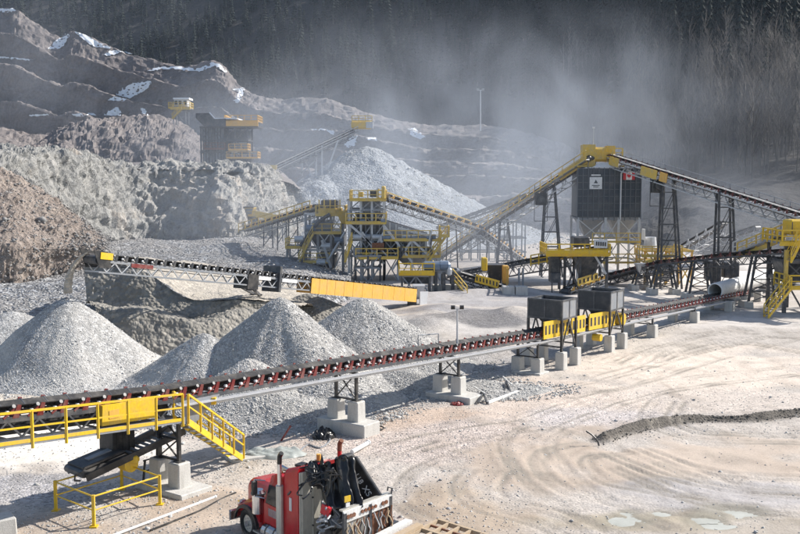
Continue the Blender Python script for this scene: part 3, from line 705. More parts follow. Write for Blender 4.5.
def joined(name, items, mats, label):
    """items: (prototype, x, y, z, rot, scale)"""
    Vs = []; Ps = []; MI = []; off = 0
    cache = {}
    for b, x, y, z, r, s_ in items:
        if id(b) not in cache:
            cache[id(b)] = (np.array([tuple(v) for v in b.v]), [np.array(f) for f in b.f], b.m)
        v, f, m_i = cache[id(b)]; c_, s2 = cos(r)*s_, sin(r)*s_
        Vs.append(np.stack([v[:, 0]*c_-v[:, 1]*s2+x, v[:, 0]*s2+v[:, 1]*c_+y, v[:, 2]*s_+z], 1))
        Ps += [q+off for q in f]; MI += m_i; off += len(v)
    V = np.concatenate(Vs); lt = np.array([len(q) for q in Ps]); ls = np.concatenate([[0], np.cumsum(lt)[:-1]])
    me = bpy.data.meshes.new(name); me.vertices.add(len(V)); me.vertices.foreach_set('co', V.reshape(-1))
    li = np.concatenate(Ps).astype(np.int32); me.loops.add(len(li)); me.loops.foreach_set('vertex_index', li)
    me.polygons.add(len(Ps)); me.polygons.foreach_set('loop_start', ls.astype(np.int32)); me.polygons.foreach_set('material_index', np.array(MI, dtype=np.int32))
    me.update(calc_edges=True)
    for m in mats: me.materials.append(M[m])
    o = bpy.data.objects.new(name, me); C.objects.link(o); return tag(o, label, kind='stuff')
bi = []; ci = []
def mt_pt(i, j): return MT[j, i]
cand = []
for _ in range(16000):
    fi = rs.uniform(20, 250); fj = rs.uniform(24, 110); i = int(fi); j = int(fj)
    p = MT[j, i]+(MT[j, i+1]-MT[j, i])*(fi-i)+(MT[j+1, i]-MT[j, i])*(fj-j)
    u, v = PX(p)
    if u < -120 or u > 930 or v < -70: continue
    cand.append((p, u, v))
near = []
for p, u, v in cand:
    right = u > 560
    if right and v > 178+20*noise.noise(Vector((u*.02, 3, 0))): continue
    lim = 58+30*noise.noise(Vector((u*.012, 0, 5)))+(0 if right else 30)
    pb = 1/(1+math.exp(-(v-lim)/9))
    if rs.rand() < pb:
        if rs.rand() < (.35 if u < 560 else .45): continue
        it = ((bare if u < 560 else lbare)[rs.randint(5)], p[0], p[1], p[2], rs.uniform(0, 6), rs.uniform(.7, 1.15))
        if right and 130 < p[1] < 250 and 600 < u < 815 and v < 172: near.append((it, u, v))
        bi.append(it) if not (near and near[-1][0] is it) else None
    else:
        ci.append((coni[rs.randint(3)], p[0], p[1], p[2], rs.uniform(0, 6), rs.uniform(.6, 1.1)))
near.sort(key=lambda q: q[0][2]); bi += [q[0] for q in near[60:]]; near = near[:60]
print('trees', len(bi), len(ci), len(near))
joined('bare_forest', [q for q in bi if q[1] < 75][:4500], ['shaded_bark', 'shaded_bark'], 'leafless grey forest over the mountainside')
joined('bare_forest', [q for q in bi if q[1] >= 75][:3500], ['bark', 'bark'], 'pale leafless woods on the right hand slope')
joined('conifer_forest', ci[:5500], ['bark', 'needles'], 'dark conifer forest high on the mountainside')
tm = {}
for b in bare:
    t_ = MB(); c_ = MB()
    for f, m_i in zip(b.f, b.m): (t_ if m_i == 0 else c_).add([b.v[i] for i in f], [tuple(range(len(f)))])
    ot = t_.obj('trunk', 'bark'); oc = c_.obj('crown', 'bark'); tm[id(b)] = (ot.data, oc.data)
    bpy.data.objects.remove(ot); bpy.data.objects.remove(oc)
for (b, x, y, z, r, s_), u, v in near:
    root = thing('bare_tree', 'bare grey tree standing in the leafless woods on the slope behind the upper right conveyor', 'tree', (x, y, z), 'bare trees at the front edge of the woods, right')
    for nm, me_ in zip(('trunk', 'crown'), tm[id(b)]):
        o = bpy.data.objects.new(nm, me_); C.objects.link(o); o.parent = root; o.rotation_euler = (0, 0, r); o.scale = (s_, s_, s_)
# ================================================================ CONVEYORS
def idler_geo(wd, col, near=True, style='v'):
    """one carrying idler: cross bar, wing brackets, three rollers; x along, y across, z up from the belt line"""
    b = MB(); h = wd/2
    b.box((0, 0, -.20), (.09, wd+.25, .07), mi=0)
    for s in (-1, 1):
        b.add([(-.10, s*(h+.12), -.26), (.14, s*(h+.12), -.26), (.17, s*(h+.18), .17), (.03, s*(h+.18), .19), (-.10, s*(h+.16), -.26), (.14, s*(h+.16), -.26), (.17, s*(h+.22), .17), (.03, s*(h+.22), .19)], [(0, 1, 2, 3), (7, 6, 5, 4), (0, 4, 5, 1), (1, 5, 6, 2), (2, 6, 7, 3), (3, 7, 4, 0)], 0); b.beam((-.02, s*(h+.15), .05), (-.42, s*(h+.15), -.24), .04, .07, 0)
        b.cyl((0, s*(h*.30), -.10), (0, s*(h+.06), .12), .07, 6 if not near else 8, 1)
        if near: b.cyl((-.30, s*(h+.10), -.06), (-.30, s*(h+.21), -.04), .055, 8, 2)
    b.cyl((0, -h*.28, -.11), (0, h*.28, -.11), .07, 6, 1)
    return b
def belt_geo(P, wd, z0=0.0, trough=.2, th=.03, nrm=None, closed=True):
    """P centre line points; swept trough section"""
    V = []; Fc = []; h = wd/2
    sec = [(-h, trough), (-h*.42, 0), (h*.42, 0), (h, trough)]; sec2 = sec + [(y, z-th) for y, z in sec[::-1]]; n = len(sec2)
    for p in P:
        for y, z in sec2: V.append(Vector(p)+nrm*y+Vector((0, 0, z+z0)))
    for k in range(len(P)-1):
        for i in range(n): j = (i+1) % n; Fc.append((k*n+i, (k+1)*n+i, (k+1)*n+j, k*n+j))
    Fc += [tuple(range(n)), tuple(range((len(P)-1)*n+n-1, (len(P)-1)*n-1, -1))]
    b = MB(); b.add(V, Fc); return b
def frame_of(a, b):
    u = (b-a).normalized(); n = Vector((0, 0, 1)).cross(u).normalized(); return u, n, u.cross(n)*1.0   # along, left, up
IDL = {}
def conveyor(name, label, pts, wd=1.0, group=None, depth=.8, spacing=1.0, idler='red', frame='lite', lattice='grey', near=False,
             pulleys=(True, True), walk=None, rail='yellow_far', load=True, diag=True, cover=None, root=None, chord=.1):
    pts = [Vector(p) for p in pts]
    if root is None: root = thing(name, label, 'conveyor', (pts[0].x, pts[0].y, min(p.z for p in pts)-depth), group)
    key = (wd, idler, near)
    if key not in IDL:
        g = idler_geo(wd, idler, near); o = g.obj('idler', [idler, 'dark' if idler != 'dark' else 'black', 'sign' if near else idler]); IDL[key] = o.data; bpy.data.objects.remove(o)
    u0, n0, _ = frame_of(pts[0], pts[-1])
    belt_geo(pts, wd, 0, .15, .03, n0).obj('belt', 'rubber', root)
    belt_geo([p-Vector((0, 0, .55 if depth > .6 else .42)) for p in pts], wd*.92, 0, 0.0, .03, n0).obj('return_belt', 'rubber', root)
    if load:
        L = sum((b-a).length for a, b in zip(pts, pts[1:])); b = MB(); V = []; Fc = []; N = max(8, int(L/.5)); 
        for k in range(N+1):
            x = k/N*L; q = 0
            while q < len(pts)-2 and x > (pts[q+1]-pts[q]).length: x -= (pts[q+1]-pts[q]).length; q += 1
            c = pts[q].lerp(pts[q+1], x/(pts[q+1]-pts[q]).length); hh = .13+.06*noise.noise(c*1.7)
            for y, z in ((-.32, .07), (-.12, hh), (.12, hh+.01), (.32, .07)): V.append(c+n0*y*wd+Vector((0, 0, z)))
            if k: Fc += [((k-1)*4+i, k*4+i, k*4+i+1, (k-1)*4+i+1) for i in range(3)]
        b.add(V, Fc).obj('carried_stone', 'gravel', root, kind='stuff')
    for k, (a, b) in enumerate(zip(pts, pts[1:])):
        u, n, up = frame_of(a, b); L = (b-a).length; R = Matrix((u, n, up)).transposed(); h = wd/2+.12
        for s in (-1, 1):
            st = MB(); st.beam(a+n*s*h-up*.30, b+n*s*h-up*.30, chord*.7, chord*1.8, up=up); st.obj('stringer', frame, root)
            if depth > .6:
                st = MB(); st.beam(a+n*s*h-up*depth, b+n*s*h-up*depth, chord, chord, up=up); st.obj('lower_chord', frame, root)
        if diag and depth > .6:
            N = max(2, int(round(L/(depth*1.25)))); lt = MB()
            for i in range(N):
                for s in (-1, 1):
                    p = a.lerp(b, i/N)+n*s*h; q = a.lerp(b, (i+1)/N)+n*s*h; m_ = (p+q)/2
                    d1 = MB() if near else lt
                    d1.beam(p-up*.36, m_-up*(depth-.04), .06, .06, up=n); d1.beam(m_-up*(depth-.04), q-up*.36, .06, .06, up=n)
                    if near: d1.obj('brace', lattice, root)
                x = a.lerp(b, i/N); lt.beam(x-n*h-up*(depth-.02), x+n*h-up*(depth-.02), .07, .07, up=up)
            lt.obj('lattice', lattice, root, kind='stuff')
        N = int(L/spacing)
        for i in range(N): inst('idler', IDL[key], root, a.lerp(b, (i+.5)/N), R)
        for i in range(max(1, N//4)):
            pass
        if walk and (walk.get('seg') is None or k in walk['seg']):
            s = walk.get('side', -1); ww = walk.get('w', .8); t0 = walk.get('t0', 0); t1 = walk.get('t1', 1); zz = walk.get('z', -depth+.05)
            p = a.lerp(b, t0); q = a.lerp(b, t1); h0 = h+.06
            wk = MB(); wk.beam(p+n*s*(h0+ww/2)+up*zz, q+n*s*(h0+ww/2)+up*zz, ww, .07, up=up); wk.obj('walkway', walk.get('deck', 'grey'), root)
            railing(root, [p+n*s*(h0+ww)+up*zz, q+n*s*(h0+ww)+up*zz], walk.get('sp', 1.6), rail, near=near or walk.get('posts', False), r=walk.get('r', .035))
    for i, want in ((0, pulleys[0]), (-1, pulleys[1])):
        if want:
            p = pts[i]; MB().cyl(p-n0*wd*.55-Vector((0, 0, .25)), p+n0*wd*.55-Vector((0, 0, .25)), .28, 12).obj('pulley', 'dark', root)
    return root
def railing(root, P, sp=1.6, mat='yellow', near=False, r=.035, H=1.07, toe=True, name='railing'):
    """handrail with posts, knee rail and toe board; in the distance one joined piece"""
    P = [Vector(p) for p in P]; J = MB(); Z = Vector((0, 0, 1))
    for a, b in zip(P, P[1:]):
        L = (b-a).length; N = max(1, int(round(L/sp)))
        top = MB() if near else J; top.beam(a+Z*H, b+Z*H, r*2, r*2); top.obj('handrail', mat, root) if near else None
        kn = MB() if near else J; kn.beam(a+Z*H*.52, b+Z*H*.52, r*1.5, r*1.5); kn.obj('knee_rail', mat, root) if near else None
        if toe:
            tb = MB() if near else J; tb.beam(a+Z*.1, b+Z*.1, .02, .12); tb.obj('toe_board', mat, root) if near else None
        for i in range(N+1):
            if i == N and b is not P[-1]: continue
            p = a.lerp(b, i/N); po = MB() if near else J; po.box(p+Z*(H/2-.08), (r*2.3, r*2.3, H+.16)); po.obj('post', mat, root) if near else None
    if not near: J.obj(name, mat, root, kind='stuff' if len(J.f) > 240 else None)
def block(c, size, root, rot=0, bevel=.045, name='concrete_block'):
    R = Matrix.Rotation(rot, 3, 'Z'); b = MB(); b.box(c, size, R)
    # tapered, slightly out of true
    for v in b.v:
        if v.z > c[2]: v.x = c[0]+(v.x-c[0])*.94; v.y = c[1]+(v.y-c[1])*.94
    return b.obj(name, 'concrete', root, bevel=bevel)
def stairs(name_root, foot, top, width_dir, wd=.8, mat='yellow', steps=9, near=True, rail_sides=(1, -1), tread='grey'):
    root = name_root; foot = Vector(foot); top = Vector(top); n = Vector(width_dir).normalized(); Z = Vector((0, 0, 1)); J = MB()
    for s in (-1, 1):
        b = MB(); b.beam(foot+n*s*wd/2, top+n*s*wd/2, .05, .24, up=Z); b.obj('stair_stringer', mat, root)
    dr = (top-foot); dr.z = 0; dr.normalize(); a = math.atan2(dr.y, dr.x)
    for k in range(1, steps):
        p = foot.lerp(top, k/steps); b = MB() if near else J; b.box(p, (.26, wd-.06, .035), Matrix.Rotation(a, 3, 'Z')); b.obj('tread', tread, root) if near else None
    if not near: J.obj('treads', tread, root, kind='stuff')
    for s in rail_sides: railing(root, [foot+n*s*(wd/2+.03)+Z*.1, top+n*s*(wd/2+.03)+Z*.1], 1.2, mat, near=near, toe=False, H=.95)
# ---------------------------------------------------------------- the long conveyor
LA, LB = -8.5-.732*38, .732
def onl(px, py):
    """point of the long conveyor's vertical plane seen at this pixel"""
    u = (px-400)/F; v = (267-py)/F; k = u/(cos(PITCH)+v*sin(PITCH)); return W(px, py, LA/(k-LB))
UU = Vector((LB, 1, 0)).normalized(); NN = Vector((UU.y, -UU.x, 0))     # along (away), towards the near side
def off(px, py, o):
    u = (px-400)/F; v = (267-py)/F; k = u/(cos(PITCH)+v*sin(PITCH)); return W(px, py, (LA+o*(NN.x-LB*NN.y))/(k-LB))
c0 = onl(-150, 424); c1 = onl(163, 391); c2 = onl(528, 333.5); c3 = onl(716, 296); c4 = onl(745, 290.5)
lc = conveyor('long_conveyor', 'long ground conveyor with red idlers crossing the yard to the pale pipe', [c0, c1], .95, None, .95, .85, 'red', 'dark', 'dark', near=True,
              walk=dict(side=-1, w=.75, sp=1.25, z=-.98, t1=.985), rail='yellow', pulleys=(False, False), load=False)
conveyor('', '', [c1, c2], .95, None, .5, .85, 'red', 'dark', 'lite', near=True, root=lc, diag=False, pulleys=(False, False), load=False)
conveyor('', '', [c2, c3, c4], .95, None, .5, .85, 'red', 'dark', 'lite', near=True, root=lc, diag=False, pulleys=(False, False), load=False)
# light walk plate and cable tray along the plain part
for a, b in ((c1, c2), (c2, c3)):
    t = MB(); t.beam(a+NN*.85-Vector((0, 0, .48)), b+NN*.85-Vector((0, 0, .48)), .28, .05); t.obj('cable_tray', 'lite', lc)
    t = MB(); t.cyl(a+NN*.70-Vector((0, 0, .62)), b+NN*.70-Vector((0, 0, .62)), .05, 6); t.obj('pipe', 'lite', lc)
    t = MB(); t.beam(a-NN*.80-Vector((0, 0, .30)), b-NN*.80-Vector((0, 0, .30)), .2, .05); t.obj('cable_tray', 'grey', lc)
# yellow side guard by the near railing, with shadowed plate behind the braces
def guard(root, a, b, h, mat='yellow', th=.06, slots=0, name='side_guard', slot_mat='black', lean=0):
    a = Vector(a); b = Vector(b); g = MB(); g.beam(a, b, th, h); o = g.obj(name, mat, root)
    if slots:
        u = (b-a).normalized(); n = u.cross(Vector((0, 0, 1))).normalized()
        if n.dot(Vector((-a.x, -a.y, 0))) < 0: n = -n
        for k in range(slots):
            p = a.lerp(b, (k+.5)/slots); q = MB(); q.box(p+n*(th/2+.004), ((b-a).length/slots*.45, .012, h*.52), Matrix((u, n, Vector((0, 0, 1)))).transposed()); s_ = q.obj('slot', slot_mat, root)
            sub(s_, o); s_.location = (0, 0, 0); s_.parent = o
    return o
g0 = off(101, 416, .74)+Vector((0, 0, .18)); g1 = off(156, 407.5, .74)+Vector((0, 0, .18))
g = guard(lc, g0-Vector((0, 0, .18)), g1-Vector((0, 0, .18)), .72, 'yellow', .16); 
q = MB(); q.box(g0.lerp(g1, .2)+NN*.09-Vector((0, 0, .16)), (.42, .012, .3), Matrix((UU, NN, Vector((0, 0, 1)))).transposed()); q.obj('warning_label', 'orange', lc)
q = MB(); q.beam(c0.lerp(c1, .3)-Vector((0, 0, .62)), c1-Vector((0, 0, .62)), .5, .5); q.obj('return_guard', 'black', lc)
# dark hopper wall at the end of the walkway
e = c1+UU*.3; q = MB(); q.plate([e+NN*.72+Vector((0, 0, -.35)), e+NN*.72+UU*1.9+Vector((0, 0, -.42)), e+NN*.72+UU*.7+Vector((0, 0, -1.25)), e+NN*.72+Vector((0, 0, -1.3))], .08); q.obj('end_plate', 'grey', lc)
q = MB(); q.box(e+NN*.8+UU*1.55-Vector((0, 0, .62)), (.2, .2, .28)); q.obj('warning_beacon', 'yellow', lc)
q = MB(); h0 = onl(115, 351); 
a = onl(452, 350)+NN*.9
for k in range(2):   # small hoop rail above the belt
    p = onl(429-0, 345)-NN*.7; r_ = onl(449, 343)-NN*.7
q.path([p-Vector((0, 0, .5)), p+Vector((0, 0, .45)), r_+Vector((0, 0, .45)), r_-Vector((0, 0, .5))], .03, 6); q.obj('crossing_hoop', 'grey', lc)
# ---------------------------------------------------------------- trestles
def trestle(name, label, px, beltpy, slab=None, bh=1.0, half=.62, bents=(0,), group='concrete footed trestles of the long conveyor', bw=.66, top=-.42, mat='black', name2=None, splay=0):
    c = onl(px, beltpy); z0 = zat(c.x, c.y); root = thing(name, label, 'support', (c.x, c.y, z0), group); rot = math.atan2(UU.y, UU.x)
    base = z0
    if slab:
        l, w_, h, sh = slab; q = MB(); q.box(Vector((c.x, c.y, z0+h/2-.05))+NN*sh, (w_, l, h+.1), Matrix.Rotation(rot, 3, 'Z')); q.obj('foundation_slab', 'concrete', root, bevel=.04); base = z0+h
    for bx in bents:
        cc = Vector((c.x, c.y, 0))+UU*bx; T = [];
        for s in (-1, 1):
            p = cc+NN*s*half; block((p.x, p.y, base+bh/2-.03), (bw, bw, bh+.06), root, rot)
            zt = c.z+top+bx*((c1-c0).normalized().z if px < 190 else (c2-c1).normalized().z)
            l = MB(); a = Vector((p.x, p.y, base+bh)); b = Vector((p.x, p.y, zt))-NN*s*splay; l.beam(a, b, .13, .13, up=UU); l.obj('leg', mat, root); T.append((a, b))
            q = MB(); q.box(a+Vector((0, 0, .02)), (.34, .34, .04), Matrix.Rotation(rot, 3, 'Z')); q.obj('base_plate', mat, root)
        H = T[0][1].z-T[0][0].z
        nn = max(1, int(round(H/1.0))); 
        for k in range(nn+1):
            f = k/nn*.94+.03; q = MB(); q.beam(T[0][0].lerp(T[0][1], f), T[1][0].lerp(T[1][1], f), .08, .08); q.obj('cross_beam', mat, root)
        for k in range(nn):
            f = k/nn*.94+.03; f2 = (k+1)/nn*.94+.03
            for s in (0, 1):
                q = MB(); q.beam(T[s][0].lerp(T[s][1], f)+UU*.03*(s*2-1), T[1-s][0].lerp(T[1-s][1], f2)+UU*.03*(s*2-1), .05, .05); q.obj('cross_brace', mat, root)
    return root
t1 = trestle('trestle', 'tall dark trestle beside the yellow stairs, nearest the camera', 168, 391, (2.7, 1.6, .22, .2), .95, .56, (0,), top=-.95)
trestle('trestle', 'dark cross braced trestle on two pale blocks and a long slab, left of the centre', 346, 362.5, (2.9, 1.25, .62, .12), .95, .62)
trestle('trestle', 'dark trestle on two pale blocks with a red cloth lying at its slab', 449.5, 348, (2.9, 1.5, .34, .35), .95, .60)
trestle('low_trestle', 'low trestle on blocks left of the first hopper', 528, 334, (2.0, 1.3, .16, .2), .85, .70, top=-.4)
for px, py, lb in ((641, 312, 'low footing with pale blocks just right of the second hopper'), (684, 302.5, 'low footing with pale blocks, halfway from the hoppers to the pipe'), (719, 296, 'low footing with pale blocks at the mouth of the pipe')):
    trestle('low_trestle', lb, px, py, None, .95, .95, bw=.7, top=-.38, mat='dark')
# second bent of the tall trestle and stub rail
# ---------------------------------------------------------------- stairs at the near end
top = c1-Vector((0, 0, 1.0))+NN*1.0; foot = G(237, 460)
st = thing('yellow_stairs', 'yellow steel stairs going down from the conveyor walkway to a concrete pad', 'stairs', (foot.x, foot.y, 0)); wdn = NN*.97
stairs(st, foot+Vector((0, 0, .12)), top, NN, .78, 'yellow', 11)
q = MB(); q.box((foot.x+.35, foot.y+.35, .06), (1.7, 1.2, .14), Matrix.Rotation(.5, 3, 'Z')); q.obj('landing_pad', 'concrete', st, bevel=.02)
# ---------------------------------------------------------------- hoppers
def hopper(label, px, py, ln, wd, ht, lift):
    c = onl(px, py); z0 = zat(c.x, c.y); rot = math.atan2(UU.y, UU.x); R = Matrix((UU, NN, Vector((0, 0, 1)))).transposed()
    root = thing('hopper', label, 'hopper', (c.x, c.y, z0), 'dark steel hoppers over the long conveyor'); P = lambda x, y, z: Vector((c.x, c.y, 0))+UU*x+NN*y+Vector((0, 0, z))
    zb = lift; zt = lift+ht; l, w_ = ln/2, wd/2
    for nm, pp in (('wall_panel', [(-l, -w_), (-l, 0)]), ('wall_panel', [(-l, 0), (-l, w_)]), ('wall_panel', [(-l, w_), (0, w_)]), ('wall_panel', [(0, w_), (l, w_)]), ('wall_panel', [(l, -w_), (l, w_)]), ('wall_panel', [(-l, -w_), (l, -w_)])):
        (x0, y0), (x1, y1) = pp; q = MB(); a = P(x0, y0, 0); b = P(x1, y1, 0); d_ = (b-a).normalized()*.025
        q.beam(a+d_+Vector((0, 0, (zb+zt)/2)), b-d_+Vector((0, 0, (zb+zt)/2)), .06, ht); q.obj(nm, 'bin' if x0 == x1 else 'grey', root)  # shade put into the colour: end walls darker, long walls lighter
    for x, y in ((-l, -w_), (-l, 0), (-l, w_), (0, w_), (l, w_), (l, -w_)):
        q = MB(); q.beam(P(x, y, zb-.05), P(x, y, zt+.06), .11, .11, up=UU); q.obj('rib', 'dark', root)
    for (x0, y0), (x1, y1) in (((-l, -w_), (-l, w_)), ((-l, w_), (l, w_)), ((l, w_), (l, -w_)), ((l, -w_), (-l, -w_))):
        q = MB(); q.beam(P(x0, y0, zt+.03), P(x1, y1, zt+.03), .14, .09); q.obj('rim', 'dark', root); q = MB(); q.beam(P(x0, y0, zb), P(x1, y1, zb), .12, .12); q.obj('sill_beam', 'dark', root)
    # sloped chute inside down to the belt
    q = MB(); V = [P(-l+.05, -w_+.05, zb+.5), P(l-.05, -w_+.05, zb+.5), P(l-.05, w_-.05, zb+.5), P(-l+.05, w_-.05, zb+.5), P(-l*.5, -.35, zb-.45), P(l*.5, -.35, zb-.45), P(l*.5, .35, zb-.45), P(-l*.5, .35, zb-.45)]
    q.add(V, [(0, 1, 5, 4), (1, 2, 6, 5), (2, 3, 7, 6), (3, 0, 4, 7)]); q.obj('chute', 'dark', root)
    for x in (-l, l):
        for y in (-w_, w_):
            p = P(x, y, 0); zz = zat(p.x, p.y); block((p.x, p.y, zz+.55), (.62, .62, 1.16), root, rot)
            q = MB(); q.beam(P(x, y, zz+1.13), P(x, y, zb-.06), .14, .14, up=UU); q.obj('leg', 'black', root)
    for x in (-l, l):
        q = MB(); q.beam(P(x, -w_, 1.4), P(x, w_, 1.4), .09, .09); q.obj('tie_beam', 'dark', root)
    for y in (-w_, w_):
        q = MB(); q.beam(P(-l, y, 1.2), P(0, y, zb-.1), .08, .08); q.obj('knee_brace', 'dark', root); q = MB(); q.beam(P(l, y, 1.2), P(0, y, zb-.1), .08, .08); q.obj('knee_brace', 'dark', root)
    q = MB(); V = []; 
    for i in range(9):
        for j in range(9):
            x, y = (i/4-1)*(l-.08), (j/4-1)*(w_-.08); V.append(P(x, y, zt-.45+.3*math.exp(-(x*x+y*y))+.05*noise.noise(Vector((x*3, y*3, px)))))
    q.add(V, [(i*9+j, i*9+j+1, (i+1)*9+j+1, (i+1)*9+j) for i in range(8) for j in range(8)]).obj('stone_fill', 'gravel', root, kind='stuff')
hA = onl(558, 329); hB = onl(604, 320)
hopper('dark open topped steel hopper over the long conveyor, the nearer one', 552, 330, 2.0, 2.4, 1.16, 3.18)
hopper('dark open topped steel hopper over the long conveyor, the farther one', 600.5, 321, 2.2, 2.4, 1.25, 2.95)
for (xa, ya, xb, yb, n_) in ((531, 332, 556, 327.5, 7), (559, 327, 573, 324.2, 4), (577, 323.6, 603, 318.8, 7)):
    a = onl(xa, ya)+NN*.88; b = onl(xb, yb)+NN*.88; guard(lc, a+Vector((0, 0, .16)), b+Vector((0, 0, .16)), 1.10, 'yellow', .07, slots=n_)
a = onl(608, 318)+NN*.9; MB().cyl(a-NN*.25, a+NN*.3, .45, 12).obj('drive_guard', 'yellow', lc)
a = onl(588, 328)+NN*.6-Vector((0, 0, .6)); MB().cyl(a-NN*.2, a+NN*.4, .25, 10).obj('motor', 'yellow', lc)
# ---------------------------------------------------------------- culvert pipe
def pipe():
    a = onl(716, 291.5); a.z = 1.9; a = a-NN*.1; b = a+UU*25; r = .70; u = (b-a).normalized(); y = u.orthogonal().normalized(); z = u.cross(y); N = 150; n = 28; V = []; Fc = []
    root = thing('corrugated_pipe', 'large pale corrugated steel pipe covering the far end of the long conveyor', 'pipe', (a.x, a.y, 0))
    for k in range(N+1):
        rr = r+.022 if k % 2 else r-.022
        for i in range(n): t = 2*pi*i/n; V.append(a+u*(25*k/N)+y*cos(t)*rr+z*sin(t)*rr)
    for k in range(N+1):
        for i in range(n): t = 2*pi*i/n; V.append(a+u*(25*k/N)+y*cos(t)*(r-.1)+z*sin(t)*(r-.1))
    o = (N+1)*n
    for k in range(N):
        for i in range(n):
            j = (i+1) % n; Fc.append((k*n+i, k*n+j, (k+1)*n+j, (k+1)*n+i)); Fc.append((o+k*n+i, o+(k+1)*n+i, o+(k+1)*n+j, o+k*n+j))
    for i in range(n): j = (i+1) % n; Fc.append((i, o+i, o+j, j)); Fc.append((N*n+i, N*n+j, o+N*n+j, o+N*n+i))
    MB().add(V, Fc).obj('shell', 'white', root, smooth=True)
    for k in range(6):
        p = a+u*(1.5+k*4.3); rot = math.atan2(UU.y, UU.x)
        for s in (-1, 1): c_ = p+NN*s*1.0; block((c_.x, c_.y, .45), (.7, .7, .96), root, rot)
        MB().beam(p-NN*1.3+Vector((0, 0, 0))-Vector((0, 0, p.z-.93)), p+NN*1.3-Vector((0, 0, p.z-.93)), .25, .2).obj('saddle', 'dark', root)
    for k in range(1, 4):
        p = a+u*(k*6); q = MB(); q.cyl(p-u*.12, p+u*.12, r+.06, 28, caps=False); q.obj('joint_band', 'lite', root)
pipe()
# ---------------------------------------------------------------- stacking conveyor (second)
H2 = W(93, 255.5, 60.8); T2 = W(412, 289, 94)
sc_ = conveyor('stacking_conveyor', 'stacking conveyor with amber side guards discharging onto the pale cone at left', [H2, T2], .95, None, 1.0, .85, 'dark', 'grey', 'lite', near=True, load=False)
u2, n2, up2 = frame_of(H2, T2); s2 = -1 if n2.y > 0 else 1; N2 = n2*s2   # near side
ga = W(304, 279, 83.2); 
def on2(px):
    k = min(range(2001), key=lambda i: abs(PX(H2.lerp(T2, i/2000))[0]-px))/2000; return H2.lerp(T2, k)
xs_ = [304, 312, 319.5, 328, 337, 346, 355.5, 365.5, 376, 387, 398, 410]
for a_, b_ in zip(xs_, xs_[1:]):
    a = on2(a_)+N2*.72-Vector((0, 0, .62)); b = on2(b_)+N2*.72-Vector((0, 0, .62)); d_ = (b-a).normalized()*.02
    MB().beam(a+d_, b-d_, .05, 1.25).obj('guard_panel', 'orange', sc_)
MB().beam(on2(304)-N2*.72-Vector((0, 0, .62)), on2(410)-N2*.72-Vector((0, 0, .62)), .05, 1.2).obj('far_guard', 'orange', sc_)
p = H2+u2*.5+N2*.66; MB().box(p+Vector((0, 0, .02)), (1.0, .1, .42), Matrix((u2, N2, up2)).transposed()).obj('head_guard', 'yellow', sc_)
for s in (-1, 1):
    MB().plate([H2-u2*.5+n2*s*.62+Vector((0, 0, .35)), H2+u2*.6+n2*s*.62+Vector((0, 0, .3)), H2+u2*.9+n2*s*.62-Vector((0, 0, .7)), H2-u2*.1+n2*s*.62-Vector((0, 0, .75))], .05).obj('head_plate', 'black', sc_)
for px in (135, 256, 283):   # pinkish cover plates and motors
    p = on2(px)+N2*.66-Vector((0, 0, .40)); MB().box(p, (1.9, .05, .26), Matrix((u2, N2, up2)).transposed()).obj('cover_plate', 'sign' if px != 135 else 'red', sc_)
MB().box(on2(246)-Vector((0, 0, .75)), (1.2, 1.4, 1.1), Matrix((u2, N2, up2)).transposed()).obj('gearbox_housing', 'black', sc_)
MB().box(on2(272)-Vector((0, 0, .35)), (.25, 1.7, 2.0), Matrix((u2, N2, up2)).transposed()).obj('splice_frame', 'dark', sc_)
# mast legs sloping back to the ground
p = on2(243)-Vector((0, 0, 1)); f = G(272, 306, .1)
for s in (-1, 1):
    MB().beam(p+n2*s*.6, Vector((f.x, f.y+s*.6, .1)), .18, .22).obj('support_leg', 'dark', sc_)
for k in range(1, 5):
    c_ = p.lerp(Vector((f.x, f.y, .1)), k/5); MB().beam(c_-n2*.6, c_+n2*.6, .1, .1).obj('rung', 'dark', sc_)
for px in (410, 420):
    a = on2(410)-Vector((0, 0, 1.2)); 
MB().plate([T2+N2*.8-Vector((0, 0, .2)), T2+N2*.8+u2*1.6-Vector((0, 0, .1)), T2+N2*.8+u2*1.2-Vector((0, 0, 1.9)), T2+N2*.8-Vector((0, 0, 1.8))], .1).obj('tail_box', 'lite', sc_)
MB().beam(T2-Vector((0, 0, .4)), Vector((T2.x, T2.y, 0)), .9, 1.0).obj('tail_post', 'dark', sc_)
# stream of sand falling from the head
def stream():
    b = MB(); a = H2-u2*.35+Vector((0, 0, .15)); e = W(68, 293, 60.5); V = []; Fc = []; N = 26; n = 10
    for k in range(N+1):
        t = k/N; x = a.lerp(e, 1-(1-t)**1.0); hx = a.x+(e.x-a.x)*(1-(1-t)**2.1); z = a.z+(e.z-a.z)*t**1.35; y = a.y+(e.y-a.y)*t
        r = .10+.16*t+.05*noise.noise(Vector((k*.8, 0, 0)))
        for i in range(n): q = 2*pi*i/n; V.append(Vector((hx+cos(q)*r, y+sin(q)*r*1.6, z)))
    for k in range(N):
        for i in range(n): j = (i+1) % n; Fc.append((k*n+i, k*n+j, (k+1)*n+j, (k+1)*n+i))
    b.add(V, Fc); o = b.obj('falling_sand', 'fines'); tag(o, 'stream of wet sand falling from the stacking conveyor', kind='stuff')
stream()
